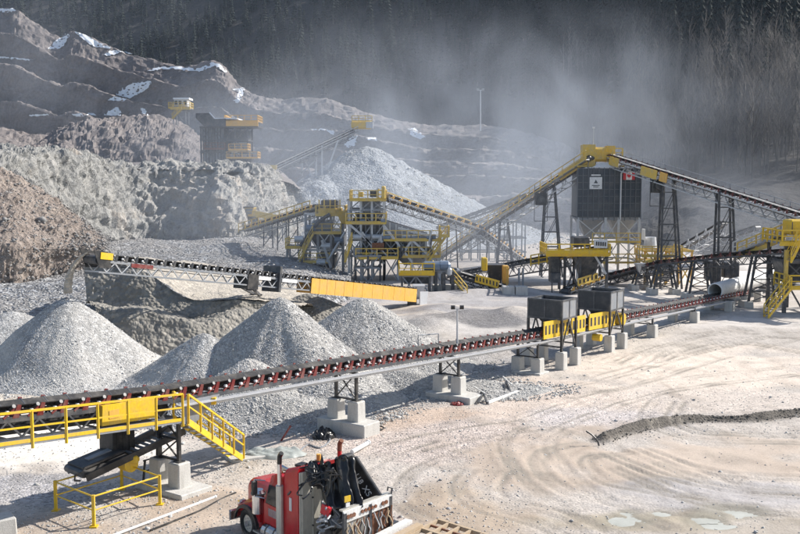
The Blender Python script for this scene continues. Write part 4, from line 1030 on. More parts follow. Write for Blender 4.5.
# ================================================================ SILO
SX = Vector((1, -.06, 0)).normalized(); SY = Vector((.06, 1, 0)).normalized()
def silo():
    A = W(578, 168.5, 116); Bp = W(641.5, 168.5, 115.6); wd = (Bp-A).length; zt = A.z; zb = W(610, 217, 116).z; D = 7.0
    c = (A+Bp)/2; root = thing('silo', 'square dark storage silo with white sign and red and white flag on a braced frame', 'silo', (c.x, c.y, 0)); R = Matrix((SX, SY, Vector((0, 0, 1)))).transposed()
    P = lambda x, y, z: Vector((c.x, c.y, 0))+SX*x+SY*y+Vector((0, 0, z)); h = wd/2
    nc, nr = 12, 7
    for side in range(2):
        for i in range(nc if side == 0 else 10):
            for j in range(nr):
                n_ = nc if side == 0 else 10
                if side == 0: a0, a1 = -h+wd*i/n_, -h+wd*(i+1)/n_; cc = P((a0+a1)/2, .06, zb+(zt-zb)*(j+.5)/nr); sz = (wd/n_-.10, .06, (zt-zb)/nr-.10)
                else: a0 = D*i/n_; cc = P(h-.06, a0+D/n_/2, zb+(zt-zb)*(j+.5)/nr); sz = (.06, D/n_-.10, (zt-zb)/nr-.10)
                MB().box(cc, sz, R).obj('panel', 'silo', root)
    core = MB(); core.box(P(0, D/2+.05, (zt+zb)/2), (wd-.2, D-.2, zt-zb-.02), R); core.obj('body', 'silo', root)
    rb = 'rib'
    for i in range(nc+1): MB().beam(P(-h+wd*i/nc, 0, zb-.25-.2*(i % 2)), P(-h+wd*i/nc, 0, zt+.12), .09, .16, up=SY).obj('vertical_rib', rb, root)
    for j in range(nr+1): MB().beam(P(-h, .02, zb+(zt-zb)*j/nr), P(h, .02, zb+(zt-zb)*j/nr), .14, .08).obj('horizontal_rib', rb, root)
    for i in range(1, 11): MB().beam(P(h, D*i/10, zb), P(h, D*i/10, zt+.1), .16, .09, up=SY).obj('vertical_rib', rb, root)
    # sign
    sg = MB(); sx = (596-578)/63.5*wd-h; sz = W(596, 183, 116).z; sg.box(P(sx, -.12, sz), (1.45, .06, 1.4), R); so_ = sg.obj('sign_board', 'sign', root)
    tr = MB(); tr.plate([P(sx-.25, -.165, sz-.02), P(sx+.25, -.165, sz-.02), P(sx+.1, -.165, sz+.2), P(sx, -.165, sz+.42), P(sx-.1, -.165, sz+.2)], .02); o = tr.obj('emblem', 'silo', root)
    for k, (w_, z_) in enumerate(((.9, -.27), (.6, -.45))): MB().box(P(sx, -.165, sz+z_), (w_, .02, .09), R).obj('sign_line', 'silo', root)
    MB().box(P(sx, -.14, sz+.93), (1.1, .05, .16), R).obj('nameplate', 'sign', root)
    # flag
    fx = (629-578)/63.5*wd-h; fz = W(629, 175.7, 116).z; fw = 1.35; fh = .95
    for s in (-1, 1): MB().box(P(fx+s*fw*.375, -.14, fz), (fw*.25, .04, fh), R).obj('flag_bar', 'flagred', root)
    MB().box(P(fx, -.14, fz), (fw*.5, .04, fh), R).obj('flag_field', 'sign', root)
    leaf = [(0, .45), (.08, .3), (.17, .35), (.13, .12), (.24, .22), (.27, .15), (.38, .17), (.33, .05), (.38, 0), (.2, -.14), (.22, -.22), (.03, -.2), (.03, -.42)]
    lf = leaf + [(-a, b) for a, b in leaf[::-1][:-1]]
    L = MB(); L.plate([P(fx+a*.72, -.17, fz+b*.95) for a, b in lf[::-1]], .01); L.obj('maple_leaf', 'flagred', root)
    MB().path([P(.35*h, -.3, zb-.3), P(.35*h, -.3, zt-.6), P(.48*h, -.3, zt+.15)], .09, 8).obj('down_pipe', 'lite', root)
    # hoppered bottom
    for sx_ in (-.5, .5):
        q = MB(); x0, x1 = sx_*h-h*.46, sx_*h+h*.46; V = [P(x0, .3, zb), P(x1, .3, zb), P(x1, D-.3, zb), P(x0, D-.3, zb), P(sx_*h-.5, D/2-.5, zb-2.6), P(sx_*h+.5, D/2-.5, zb-2.6), P(sx_*h+.5, D/2+.5, zb-2.6), P(sx_*h-.5, D/2+.5, zb-2.6)]
        q.add(V, [(0, 1, 5, 4), (1, 2, 6, 5), (2, 3, 7, 6), (3, 0, 4, 7), (4, 5, 6, 7)]).obj('discharge_cone', 'grey', root)
    cols = [(-h+.1, .1), (-.1*h, .1), (.32*h, .1), (h-.1, .1), (-h+.1, D), (h-.1, D), (0, D)]
    for x, y in cols: MB().beam(P(x, y, 0), P(x, y, zb+.0), .26, .26, up=SY).obj('column', 'lite', root)
    for lv in (.3, .62, .97):
        z = zb*lv
        for y in (.1, D): MB().beam(P(-h, y, z), P(h, y, z), .16, .2).obj('girt', 'grey', root)
        for x in (-h+.1, h-.1): MB().beam(P(x, 0, z), P(x, D, z), .16, .2).obj('girt', 'grey', root)
    for (xa, xb) in ((-h+.1, -.1*h), (-.1*h, .32*h), (.32*h, h-.1)):
        for z0, z1 in ((zb*.3, zb*.62), (zb*.62, zb*.97)):
            MB().beam(P(xa, .08, z0), P(xb, .08, z1), .1, .1).obj('brace', 'lite', root); MB().beam(P(xb, .12, z0), P(xa, .12, z1), .1, .1).obj('brace', 'lite', root)
    for z in (zb*.3, zb*.62):
        MB().box(P(.2*h, -.6, z), (h*1.5, 1.2, .1), R).obj('platform', 'yellow_far', root); railing(root, [P(-.55*h, -1.2, z), P(.95*h, -1.2, z)], 1.4, 'yellow_far', r=.05)
    # head house on top: yellow chute and drives
    hz = zt+.4
    MB().box(P(-.62*h, D*.3, hz+1.2), (1.5, 2.2, 2.5), R).obj('head_chute', 'yellow_far', root)
    MB().box(P(-.28*h, D*.3, hz+1.3), (2.0, 2.0, 1.7), R).obj('drive_housing', 'yellow_far', root, bevel=.25)
    MB().box(P(.08*h, D*.3, hz+1.35), (1.0, 1.8, 1.9), R).obj('transfer_chute', 'yellow_far', root)
    MB().box(P(-.25*h, D*.3, hz-.1), (h*1.5, 2.6, .2), R).obj('head_platform', 'yellow_far', root); railing(root, [P(-.2*h, -.1+D*.1, hz+.9), P(.42*h, -.1+D*.1, hz+.9)], 1.0, 'yellow_far', r=.06)
    MB().cyl(P(-.45*h, D*.3, hz+2), P(-.45*h, D*.3, hz+4.4), .035, 5).obj('lamp_mast', 'lite', root); MB().box(P(-.45*h, D*.3, hz+4.5), (.3, .2, .2), R).obj('lamp', 'sign', root)
    for x in (-.8*h, .3*h): MB().beam(P(x, D*.3, zt), P(x, D*.3, hz), .25, .25).obj('prop', 'dark', root)
    # lime coated apron under the head
    MB().plate([P(-.55*h, -.05, zt+.15), P(.35*h, -.05, zt+.1), P(.3*h, .6, zt+.75), P(-.3*h, .6, zt+.65)], .08).obj('skirt', 'sign', root)
silo()
# ---------------------------------------------------------------- the two sloping conveyors at the silo
SB0 = W(415, 271, 141); SB1 = W(592, 156, 117)
ri = conveyor('rising_conveyor', 'long conveyor rising from the screening plant to the top of the silo', [SB0, SB1], 1.1, None, 1.5, 1.25, 'orange', 'lite', 'grey', walk=dict(side=-1, w=.7, sp=2, z=-.5, deck='grey', r=.04), rail='yellow_far')
SC0 = W(612, 155, 117); SC1 = W(700, 183, 104); SC2 = W(850, 228.5, 86)
dc = conveyor('descending_conveyor', 'heavy conveyor coming down from the silo top to the right edge of the picture', [SC0, SC2], 1.1, None, 1.35, 1.0, 'maroon', 'lite', 'grey', walk=dict(side=1, w=.7, sp=2, z=-.6, deck='grey', r=.03), rail='grey')
u, n, up = frame_of(SC0, SC2); N_ = n if n.y < 0 else -n
for a_, b_, m_ in ((.02, .07, 'yellow_far'), (.19, .27, 'yellow_far'), (.285, .32, 'orange')):
    MB().beam(SC0.lerp(SC2, a_)+N_*.8-up*.5, SC0.lerp(SC2, b_)+N_*.8-up*.5, .08, 1.0, up=up).obj('side_guard', m_, dc)
u, n, up = frame_of(SB0, SB1); N_ = n if n.y < 0 else -n
MB().beam(SB0.lerp(SB1, .86)+N_*.8-up*.3, SB0.lerp(SB1, .99)+N_*.8-up*.3, .08, .9, up=up).obj('side_guard', 'yellow_far', ri)
def bent(label, px0, py0, px1, py1, Y, spread_m=1.5, top_w=1.1, levels=5, mat='dark', root=None, depth=1.6, name='trestle_tower'):
    """slender A shaped tower: px0,py0 top centre; px1,py1 foot centre"""
    a = W(px0, py0, Y); b = G(px1, py1); b = Vector((W(px1, py1, Y).x, Y, zat(W(px1, py1, Y).x, Y)))
    r = root or thing(name, label, 'support', (b.x, b.y, b.z), 'slender steel towers under the silo conveyors'); L = []
    for sy in (-1, 1):
        for sx in (-1, 1):
            p = Vector((a.x+sx*top_w/2, a.y+sy*.4, a.z)); q = Vector((b.x+sx*spread_m/2, b.y+sy*depth/2, b.z)); L.append((q, p)); MB().beam(q, p, .2, .2, up=(0, 1, 0)).obj('leg', mat, r)
    for k in range(1, levels+1):
        f = k/levels
        for i, j in ((0, 1), (2, 3), (0, 2), (1, 3)): MB().beam(L[i][0].lerp(L[i][1], f), L[j][0].lerp(L[j][1], f), .09, .09).obj('cross_beam', mat, r)
        if k % 2 == 0:
            g_ = (k-2)/levels
            for i, j in ((0, 1), (2, 3)): MB().beam(L[i][0].lerp(L[i][1], g_), L[j][0].lerp(L[j][1], f), .06, .06).obj('cross_brace', mat, r)
    return r
bent('slender grey tower under the rising conveyor, left one amid the haze', 504, 219, 505, 262, 129, 2.2, .9)
bent('slender dark tower under the rising conveyor, beside the silo', 550, 187, 551, 270, 122, 2.6, 1.1, 6)
bent('slender dark tower under the descending conveyor, just right of the silo', 668, 176, 669, 286, 108.5, 2.4, 1.2, 7)
bent('slender dark tower under the descending conveyor, nearer the right edge', 724.5, 192, 724.5, 294, 100, 2.0, 1.3, 7)
def takeup(label, px, py, Y, foot):
    c = W(px, py, Y); r = thing('counterweight', label, 'counterweight', (c.x, c.y, c.z-.8), 'black belt tensioning weights')
    MB().box(c, (1.35, 1.0, 1.5)).obj('weight_box', 'black', r, bevel=.06); MB().cyl((c.x, c.y-.8, c.z), (c.x, c.y+.8, c.z), .4, 10).obj('pulley', 'dark', r)
    top_ = W(px, py-14, Y); b = W(px, foot, Y)
    for s in (-1, 1): MB().beam((c.x+s*.8, c.y, top_.z), (c.x+s*.8, c.y, b.z), .07, .07).obj('guide_rod', 'dark', r)
    MB().beam((c.x-.8, c.y, b.z), (c.x+.8, c.y, b.z), .08, .08).obj('lower_bar', 'dark', r)
takeup('black tensioning weight hanging under the rising conveyor left of the silo', 541, 199, 121.5, 221); takeup('black tensioning weight hanging under the descending conveyor right of the silo', 657.5, 186, 109.5, 206)
# ================================================================ THE PLANT
def prect(px0, py0, px1, py1, Y):
    a = W(px0, py1, Y); b = W(px1, py0, Y); return a, b
def bx(root, name, px0, py0, px1, py1, Y, D, mat, bevel=0):
    a, b = prect(px0, py0, px1, py1, Y); q = MB(); q.box(((a.x+b.x)/2, Y+D/2, (a.z+b.z)/2), (b.x-a.x, D, b.z-a.z)); return q.obj(name, mat, root, bevel=bevel)
def hopr(root, name, px0, py0, px1, py1, fx0, fx1, Y, D, mat):
    """box with a narrower foot: top edge px0..px1, foot fx0..fx1"""
    t0 = W(px0, py0, Y); t1 = W(px1, py0, Y); f0 = W(fx0, py1, Y); f1 = W(fx1, py1, Y); q = MB(); d2 = D*.3
    V = [(t0.x, Y, t0.z), (t1.x, Y, t0.z), (t1.x, Y+D, t0.z), (t0.x, Y+D, t0.z), (f0.x, Y+d2, f0.z), (f1.x, Y+d2, f0.z), (f1.x, Y+D-d2, f0.z), (f0.x, Y+D-d2, f0.z)]
    q.add(V, [(0, 1, 5, 4), (1, 2, 6, 5), (2, 3, 7, 6), (3, 0, 4, 7), (4, 5, 6, 7), (3, 2, 1, 0)]); return q.obj(name, mat, root)
def steel(root, pxs, pys, Y, D, mat='grey', w=.26, brace=True, foot=None, seed=0, bm='grey'):
    rs_ = random.Random(seed); pts = {}
    for i, px in enumerate(pxs):
        for k, yy in enumerate((Y, Y+D)):
            x = W(px, 250, Y).x; zt = W(px, pys[0], Y).z; zb = 0 if foot is None else W(px, foot, Y).z
            MB().beam((x, yy, zb), (x, yy, zt), w, w, up=(0, 1, 0)).obj('column', mat, root)
    X = [W(px, 250, Y).x for px in pxs]; Zs = [W(400, py, Y).z for py in pys]
    for z in Zs:
        for yy in (Y, Y+D): MB().beam((X[0]-.2, yy, z), (X[-1]+.2, yy, z), w*.7, w).obj('beam', bm, root)
        for x in (X[0], X[-1]): MB().beam((x, Y, z), (x, Y+D, z), w*.7, w).obj('beam', bm, root)
    if brace:
        Zb = Zs+[0 if foot is None else W(400, foot, Y).z]
        for i in range(len(X)-1):
            for j in range(len(Zb)-1):
                m = rs_.random()
                if m < .72: MB().beam((X[i], Y-.05, Zb[j+1]), (X[i+1], Y-.05, Zb[j]), .13, .13).obj('brace', bm, root)
                if m > .40: MB().beam((X[i+1], Y-.1, Zb[j+1]), (X[i], Y-.1, Zb[j]), .13, .13).obj('brace', bm, root)
def deck(root, px0, px1, py, Y, D, mat='yellow_far', over=.5, sides=True, rail=True, sp=1.3, r=.05):
    a = W(px0, py, Y); b = W(px1, py, Y); q = MB(); q.box(((a.x+b.x)/2, Y+D/2-over/2, a.z), (b.x-a.x, D+over, .16)); q.obj('platform', 'grey', root)
    MB().beam((a.x, Y-over-.02, a.z), (b.x, Y-over-.02, a.z), .05, .26).obj('edge_beam', mat, root)
    if rail:
        P = [(a.x, Y-over, a.z+.08), (b.x, Y-over, a.z+.08)]
        if sides: P = [(a.x, Y+D, a.z+.08)]+P+[(b.x, Y+D, a.z+.08)]
        railing(root, P, sp, mat, r=r)
def motor(root, px, py, Y, r=.35, L=1.0, mat='blue'):
    c = W(px, py, Y); q = MB(); q.cyl(c-Vector((L/2, 0, 0)), c+Vector((L/2, 0, 0)), r, 10); q.obj('motor', mat, root)
rnd = random.Random(5)
# ---- crushing tower
r = thing('crushing_tower', 'crusher tower with a dusty yellow hood, left one of the two steel process towers', 'crusher', (W(328, 250, 122).x, 122, 0))
steel(r, [306, 318, 331, 343], [214, 232, 250], 122, 5.5, 'grey', .3, seed=1, bm='lite')
bx(r, 'feed_hood', 321, 200, 338, 209, 121.6, 3.2, 'dark', .1); bx(r, 'hood_frame', 318, 208, 341, 215, 121.4, 3.8, 'yellow_far', .12)
for px in (319, 324, 330, 335, 340): bx(r, 'hood_post', px-.5, 199.5, px+.5, 209, 121.3, .15, 'yellow_far')
hopr(r, 'side_chute', 336, 211, 347, 224, 341, 346, 121, 2, 'yellow_far')
bx(r, 'screen_box', 312, 221, 333, 231, 121.8, 4.6, 'grey', .15); hopr(r, 'hopper', 308, 234, 344, 251, 318, 336, 121.9, 5, 'dark'); bx(r, 'crusher_body', 318, 252, 337, 268, 122.5, 3.5, 'dark', .3)
bx(r, 'side_panel', 333, 232, 344, 246, 122.4, 4.8, 'dark')
for a in ((313, 232), (313, 215)): pass
deck(r, 313, 341, 233, 121.8, 5.6); deck(r, 316, 345, 215, 121.8, 5.0); deck(r, 286, 306, 247.5, 122, 4); deck(r, 304, 330, 262, 121.5, 2)
for px, py in ((299, 239), (311, 228), (326, 246), (339, 240), (321, 262)): motor(r, px, py, 121.2, .4, 1.1, rnd.choice(['grey', 'blue', 'lite']))
steel(r, [287, 303], [247, 262], 122.5, 3.4, 'grey', .2, seed=3)
a = W(299, 262, 121); b = W(313, 234, 121); stairs(r, a, b, (0, 1, 0), .9, 'yellow_far', 10, near=False)
MB().path([W(300, 246, 121), W(318, 222, 121), W(330, 214, 121)], .22, 8).obj('dust_pipe', 'dark', r); MB().path([W(322, 240, 121), W(331, 268, 121)], .18, 8).obj('down_pipe', 'lite', r); MB().path([W(345, 232, 121), W(327, 262, 121)], .16, 8).obj('down_pipe', 'lite', r)
cv = conveyor('plant_conveyor', 'grey conveyor climbing to the yellow hood of the crusher tower', [W(247, 227.5, 139), W(319, 205, 123.5)], 1.0, 'conveyors inside the plant', 1.3, 1.5, 'orange', 'grey', 'grey', walk=dict(side=-1, w=.7, sp=2, z=-.5, r=.05), rail='yellow_far')
for px, py, Y in ((268, 225, 134.5), (282, 219, 131.5), (293, 216, 129)):
    a = W(px, py, Y)
    for s in (-.7, .7): MB().beam((a.x+s, Y, 0), (a.x+s*.8, Y, a.z), .16, .16, up=(0, 1, 0)).obj('leg', 'dark', cv)
    MB().beam((a.x-.7, Y, a.z*.5), (a.x+.7, Y, a.z*.8), .1, .1).obj('cross_brace', 'dark', cv)
# yellow feeder house behind
r = thing('feeder_station', 'small feeder house with a yellow conveyor gallery at the foot of the rock face', 'feeder', (W(255, 230, 150).x, 150, 0))
bx(r, 'motor_house', 243, 207, 253, 214.5, 149.5, 2.5, 'grey', .1); bx(r, 'roof_panel', 242.5, 206.5, 253.5, 207.6, 149.3, 3, 'dark')
steel(r, [243, 256, 270, 283], [216, 228], 150, 3, 'grey', .2, seed=4); deck(r, 238, 254, 215.5, 150, 3); 
MB().beam(W(252, 213, 149), W(290, 220.5, 149), .2, .9).obj('gallery_side', 'yellow_far', r); MB().beam(W(252, 211, 150.5), W(290, 219, 150.5), 1.6, .2).obj('gallery_deck', 'grey', r)
# ---- screening plant
r = thing('screening_plant', 'large tiered screening plant with yellow topped decks in the middle of the site', 'screening plant', (W(395, 260, 117).x, 117, 0)); Y0 = 117
steel(r, [349, 361, 372, 384], [200, 210, 224, 240, 256], Y0, 6, 'lite', .26, seed=8, bm='grey')
steel(r, [384, 398, 412, 426, 440], [240, 256], Y0, 6.5, 'lite', .26, seed=12, bm='grey')
steel(r, [355, 368, 380], [256, 268], Y0-1.5, 2, 'dark', .2, seed=2)
deck(r, 350, 386, 200, Y0, 6, sp=1.0); deck(r, 346, 386, 223, Y0, 6, sp=1.2); deck(r, 384, 441, 240, Y0, 6.5); deck(r, 356, 398, 258, Y0-1, 5); deck(r, 398, 440, 256.5, Y0, 6)
bx(r, 'drive_housing', 381.5, 186, 385.5, 199, Y0-.8, 2.2, 'yellow_far', .1); bx(r, 'drive_housing', 359, 192, 363, 197, Y0+.6, 2, 'yellow_far'); bx(r, 'drive_housing', 370, 191, 377, 197, Y0+.4, 2, 'dark')
bx(r, 'head_chute', 363, 200, 380, 214, Y0+.5, 3.5, 'grey', .1); hopr(r, 'feed_hopper', 354, 213, 384, 224, 361, 379, Y0+.5, 4.5, 'grey')
# inclined vibrating screens, dark flanks with ribs
for (xa, ya, xb, yb, hh, m_) in ((352, 226, 384, 230, 1.9, 'dark'), (384, 229, 426, 242, 2.0, 'grey'), (360, 241, 396, 249, 1.7, 'dark'), (392, 246, 432, 255, 1.4, 'dark')):
    a = W(xa, ya, Y0+.6); b = W(xb, yb, Y0+.6); q = MB(); q.beam(a, b, .2, hh); q.obj('screen_flank', m_, r); MB().beam(a+Vector((0, 3.6, 0)), b+Vector((0, 3.6, 0)), .2, hh).obj('screen_flank', m_, r)
    MB().beam(a+Vector((0, 1.8, .1)), b+Vector((0, 1.8, .1)), 3.4, .2).obj('screen_deck', 'rust', r)
    for k in range(1, 7): p = a.lerp(b, k/7)-Vector((0, .14, 0)); MB().box(p, (.14, .1, hh)).obj('flank_rib', 'lite' if m_ == 'grey' else 'grey', r)
for (a, b) in (((362, 232), (384, 264)), ((384, 232), (365, 265)), ((384, 226), (412, 262)), ((412, 240), (392, 270)), ((412, 240), (436, 262)), ((349, 224), (372, 244)), ((398, 228), (430, 236))):
    MB().beam(W(*a, Y0-.4), W(*b, Y0-.4), .26, .26).obj('main_brace', 'lite', r)
hopr(r, 'under_hopper', 360, 250, 392, 262, 370, 384, Y0+.5, 4, 'dark'); hopr(r, 'under_hopper', 396, 256, 430, 266, 404, 420, Y0+.5, 4, 'grey')
bx(r, 'control_box', 372, 243, 384, 250, Y0-1.2, .6, 'rust'); bx(r, 'pale_cabinet', 353, 247, 360, 256, Y0-1.3, .8, 'grey')
for k in range(12): mx = rnd.uniform(352, 436); motor(r, mx, rnd.choice([221, 237, 255] if mx < 384 else [237.5, 254]), Y0-.2, rnd.uniform(.25, .42), rnd.uniform(.7, 1.2), rnd.choice(['grey', 'blue', 'lite', 'yellow_far']))
for k in range(7):
    x = rnd.uniform(352, 436); y = rnd.uniform(228, 250); MB().path([W(x, y, Y0-.7), W(x+rnd.uniform(-8, 8), y+14, Y0-.7), W(x+rnd.uniform(-10, 10), y+20, Y0-.7)], .12, 6).obj('pipe', rnd.choice(['lite', 'dark', 'grey']), r)
stairs(r, W(427, 263, Y0-1), W(446, 236, Y0-1), (0, 1, 0), .9, 'yellow_far', 11, near=False); deck(r, 440, 449, 236, Y0-1.4, 2.4, sp=1)
stairs(r, W(345, 262, Y0-1), W(352, 241, Y0-1), (0, 1, 0), .8, 'yellow_far', 9, near=False)
cv = conveyor('plant_conveyor', 'conveyor with yellow handrails descending right from the top deck of the screening plant', [W(386, 195.5, 118), W(478, 226.5, 128), W(528, 262, 146)], 1.0, 'conveyors inside the plant', 1.3, 1.3, 'orange', 'grey', 'grey', walk=dict(side=1, w=.7, sp=1.6, z=-.35, r=.06, seg=(0,)), rail='yellow_far')
for px, py, Y in ((452, 219, 125), (492, 237, 133)):
    a = W(px, py, Y)
    for s in (-.8, .8): MB().beam((a.x+s, Y, 0), (a.x+s*.6, Y, a.z), .16, .16, up=(0, 1, 0)).obj('leg', 'dark', cv)
conveyor('plant_conveyor', 'thin hazy conveyor rising right in the dust behind the long rising conveyor', [W(440, 226, 152), W(528, 194, 138)], 1.0, 'conveyors inside the plant', 1.2, 1.6, 'dark', 'dark', 'dark')
# low conveyor with railings in front of the plant
r = thing('transfer_station', 'low transfer station with yellow railing and a blue grey motor, where the stacking conveyor starts', 'transfer station', (W(425, 280, 103).x, 103, 0))
steel(r, [402, 416, 430], [276], 103, 3, 'dark', .22, seed=5); deck(r, 399, 434, 274, 103, 3, mat='yellow', sp=1.1); bx(r, 'side_guard', 400, 270.5, 433, 274.5, 102.3, .1, 'yellow')
steel(r, [436, 444, 453, 459], [272], 103.5, 3, 'dark', .34, seed=6, brace=False); bx(r, 'blue_drive', 438, 262, 451, 270, 103, 2.2, 'blue', .25); bx(r, 'drive_end', 447, 268, 452, 276, 102.8, 1.6, 'lite', .15); motor(r, 432, 266, 103, .5, 1.6, 'blue')
bx(r, 'dark_chute', 404, 276, 430, 284, 103.5, 2, 'dark'); hopr(r, 'pale_chute', 413, 286, 425, 302, 411, 422, 97, 2, 'lite')
for px in (437, 449, 455): block((W(px, 300, 104.5).x, 104.5, .4), (1.1, 1.1, .9), r)
stairs(r, G(467, 296), W(453, 279, 104), (0, 1, 0), .9, 'yellow_far', 8, near=False)
cv = conveyor('plant_conveyor', 'short dark conveyor sloping down right with a slotted yellow guard, centre of the plant', [W(446, 268, 109), W(516, 290, 104)], 1.0, 'conveyors inside the plant', 1.1, 1.2, 'dark', 'dark', 'dark')
a = W(475, 277.5, 106); b = W(498, 284, 104.8); guard(cv, a-Vector((0, .7, 0)), b-Vector((0, .7, 0)), .85, 'yellow', .08, slots=7)
bx(cv, 'discharge_hood', 482, 258, 487.5, 271, 106, 1.4, 'yellow', .08); hopr(cv, 'tail_hopper', 487, 265, 506, 285, 491, 501, 107, 2.5, 'dark')
for px in (487, 494, 507, 519, 523): MB().beam((W(px, 280, 105).x, 105, 0), W(px, 268 if px > 500 else 286, 105), .2, .2, up=(0, 1, 0)).obj('leg', 'orange' if px in (507,) else 'grey', cv)
for px in (508, 521): block((W(px, 296, 102).x, 102, .45), (1.3, 1.3, 1.0), cv)
bx(cv, 'amber_cabinet', 503, 266, 509, 284, 105.4, 1.2, 'orange', .05)
# posts seen through the dust
r = thing('pipe_rack', 'tall thin posted pipe rack in the dust under the rising conveyor', 'pipe rack', (W(497, 250, 146).x, 146, 0))
steel(r, [462, 471, 480, 489, 498, 507, 516, 525], [222, 238, 252], 146, 4, 'grey', .2, brace=False, bm='grey')
# upper mid conveyor with yellow platform (carries lettered board)
M0, M1 = W(452, 274, 122), W(607, 245.5, 104)
cv = conveyor('plant_conveyor', 'dark trussed conveyor running to the yellow railed platform below the silo', [M0, M1], 1.1, 'conveyors inside the plant', 1.5, 1.2, 'dark', 'dark', 'dark', walk=dict(side=-1, w=.8, sp=1.2, z=-.7, t0=.6, r=.06, posts=False), rail='yellow')
r = thing('transfer_tower', 'dark transfer tower with a yellow platform in front of the silo', 'transfer tower', (W(585, 270, 104).x, 104, 0))
steel(r, [565, 580, 607], [255], 104, 3.5, 'dark', .28, seed=9, bm='dark'); deck(r, 545, 608, 254.5, 103.6, 3.6, mat='yellow', sp=1.3, r=.06, over=1.0); bx(r, 'drive_guard', 574, 237, 590, 247, 103.6, 2.2, 'dark', .1)
bx(r, 'side_board', 546, 250, 608, 254, 102.2, .08, 'yellow'); bx(r, 'name_board', 594, 239.5, 607.5, 248, 102.4, .08, 'sign')
for k in range(5): bx(r, 'letter_stroke', 596+k*2.2, 241.5+k*.2, 597.2+k*2.2, 245.5+k*.2, 102.3, .05, 'black')
bx(r, 'weight_box', 550.5, 256, 560.5, 274, 103.2, 1.6, 'black', .1); bx(r, 'weight_box', 551, 273, 560.5, 283, 103, 1.9, 'dark', .05)
for px in (552, 560): MB().beam(W(px, 283, 103.5), (W(px, 283, 103.5).x, 103.5, 0), .12, .12, up=(0, 1, 0)).obj('guide_rod', 'dark', r)
hopr(r, 'dark_hopper', 577, 256, 600, 282, 583, 596, 104.4, 3, 'dark'); 
for a, b in (((594, 254), (606, 274)), ((566, 290), (579, 258)), ((566, 262), (580, 290))): MB().beam(W(*a, 103.4), W(*b, 103.4), .2, .2).obj('main_brace', 'lite' if a[0] == 594 else 'dark', r)
cv = conveyor('plant_conveyor', 'short yellow guarded conveyor low under the transfer tower', [W(566, 289, 103), W(602, 275.5, 108)], .9, 'conveyors inside the plant', .9, 1.0, 'orange', 'grey', 'grey')
a = W(577, 282, 103); b = W(597, 276, 105); guard(cv, a-Vector((0, .4, 0)), b-Vector((0, .4, 0)), .8, 'yellow_far', .08, slots=5)
# dark belt curving across at right
cv = conveyor('plant_conveyor', 'dark arched conveyor passing behind the pipe to the right edge', [W(600, 277, 113), W(632, 269, 109), W(662, 261.5, 104), W(730, 254, 96), W(860, 245, 84)], 1.1, 'conveyors inside the plant', 1.1, 1.1, 'maroon', 'dark', 'dark')
for px, pt, Y, sp_ in ((642, 268, 107, .9), (664, 262, 103, 1.2), (700, 258, 99, 1.2), (763, 253, 92.5, 1.5)):
    a = W(px, pt+3, Y); rr = thing('trestle_tower', {642: 'single post pair under the arched conveyor near the silo', 664: 'latticed leg under the arched conveyor, second from the silo', 700: 'latticed leg under the arched conveyor behind the mouth of the pipe', 763: 'crossed steel leg tower standing in front of the white pipe'}[px], 'support', (a.x, Y, 0), 'legs of the arched conveyor')
    q = [((a.x+s*sp_, Y+t*.7, .5), (a.x+s*sp_*.55, Y+t*.5, a.z)) for s in (-1, 1) for t in (-1, 1)]
    for p0, p1 in q: MB().beam(p0, p1, .2, .2, up=(0, 1, 0)).obj('leg', 'dark', rr)
    for k in range(4):
        f, f2 = k/4, (k+1)/4
        A = [Vector(q[0][0]).lerp(Vector(q[0][1]), f), Vector(q[2][0]).lerp(Vector(q[2][1]), f), Vector(q[0][0]).lerp(Vector(q[0][1]), f2), Vector(q[2][0]).lerp(Vector(q[2][1]), f2)]
        MB().beam(A[0], A[3], .08, .08).obj('cross_brace', 'dark', rr); MB().beam(A[1], A[2], .08, .08).obj('cross_brace', 'dark', rr); MB().beam(A[2], A[3], .1, .1).obj('cross_beam', 'dark', rr)
    for s in (-1, 1): block((a.x+s*sp_, Y, .28), (.9, 1.9, .62), rr)
# cluster of small plant behind the arched conveyor
r = thing('pump_station', 'pale machinery and ochre frames under the arched conveyor, right of the silo frame', 'machinery', (W(655, 265, 112).x, 112, 0))
steel(r, [645, 655, 666, 679, 692], [251, 262], 112, 4, 'orange', .2, seed=15, bm='yellow_far'); deck(r, 641, 681, 256, 112, 3, sp=1.2)
hopr(r, 'pale_hood', 637, 264, 648, 274, 640, 646, 106, 1.5, 'lite'); MB().cyl((W(650, 250, 119).x, 119, W(650, 250, 119).z), (W(650, 250, 119).x, 119, W(650, 237, 119).z), .85, 14, 0, .7).obj('white_tank', 'lite', r); bx(r, 'tank_outlet', 644, 248, 660, 252, 118, 3, 'lite')
bx(r, 'cone_cap', 643.5, 229, 645.5, 240, 118, 1, 'sign'); hopr(r, 'grey_hopper', 655, 262, 676, 282, 661, 671, 109.5, 3, 'grey'); hopr(r, 'grey_hopper', 603, 272, 640, 285, 612, 630, 118, 3, 'grey')
bx(r, 'dark_screen', 712, 262, 722, 282, 103, 3, 'dark', .1); bx(r, 'dark_screen', 724, 262, 740, 278, 104, 3, 'dark', .1)
for k in range(6): motor(r, rnd.uniform(640, 700), rnd.uniform(262, 276), 109, .35, 1.0, rnd.choice(['grey', 'lite', 'yellow_far']))
cv = conveyor('plant_conveyor', 'pale lattice conveyor rising right behind the slender tower', [W(655, 262, 132), W(723, 222, 122)], 1.0, 'conveyors inside the plant', 1.5, 1.5, 'lite', 'lite', 'lite')
cv = conveyor('plant_conveyor', 'faint conveyor rising right on the slope behind the right tower', [W(690, 248, 150), W(757, 226, 140)], 1.0, 'conveyors inside the plant', 1.2, 2, 'dark', 'dark', 'grey')
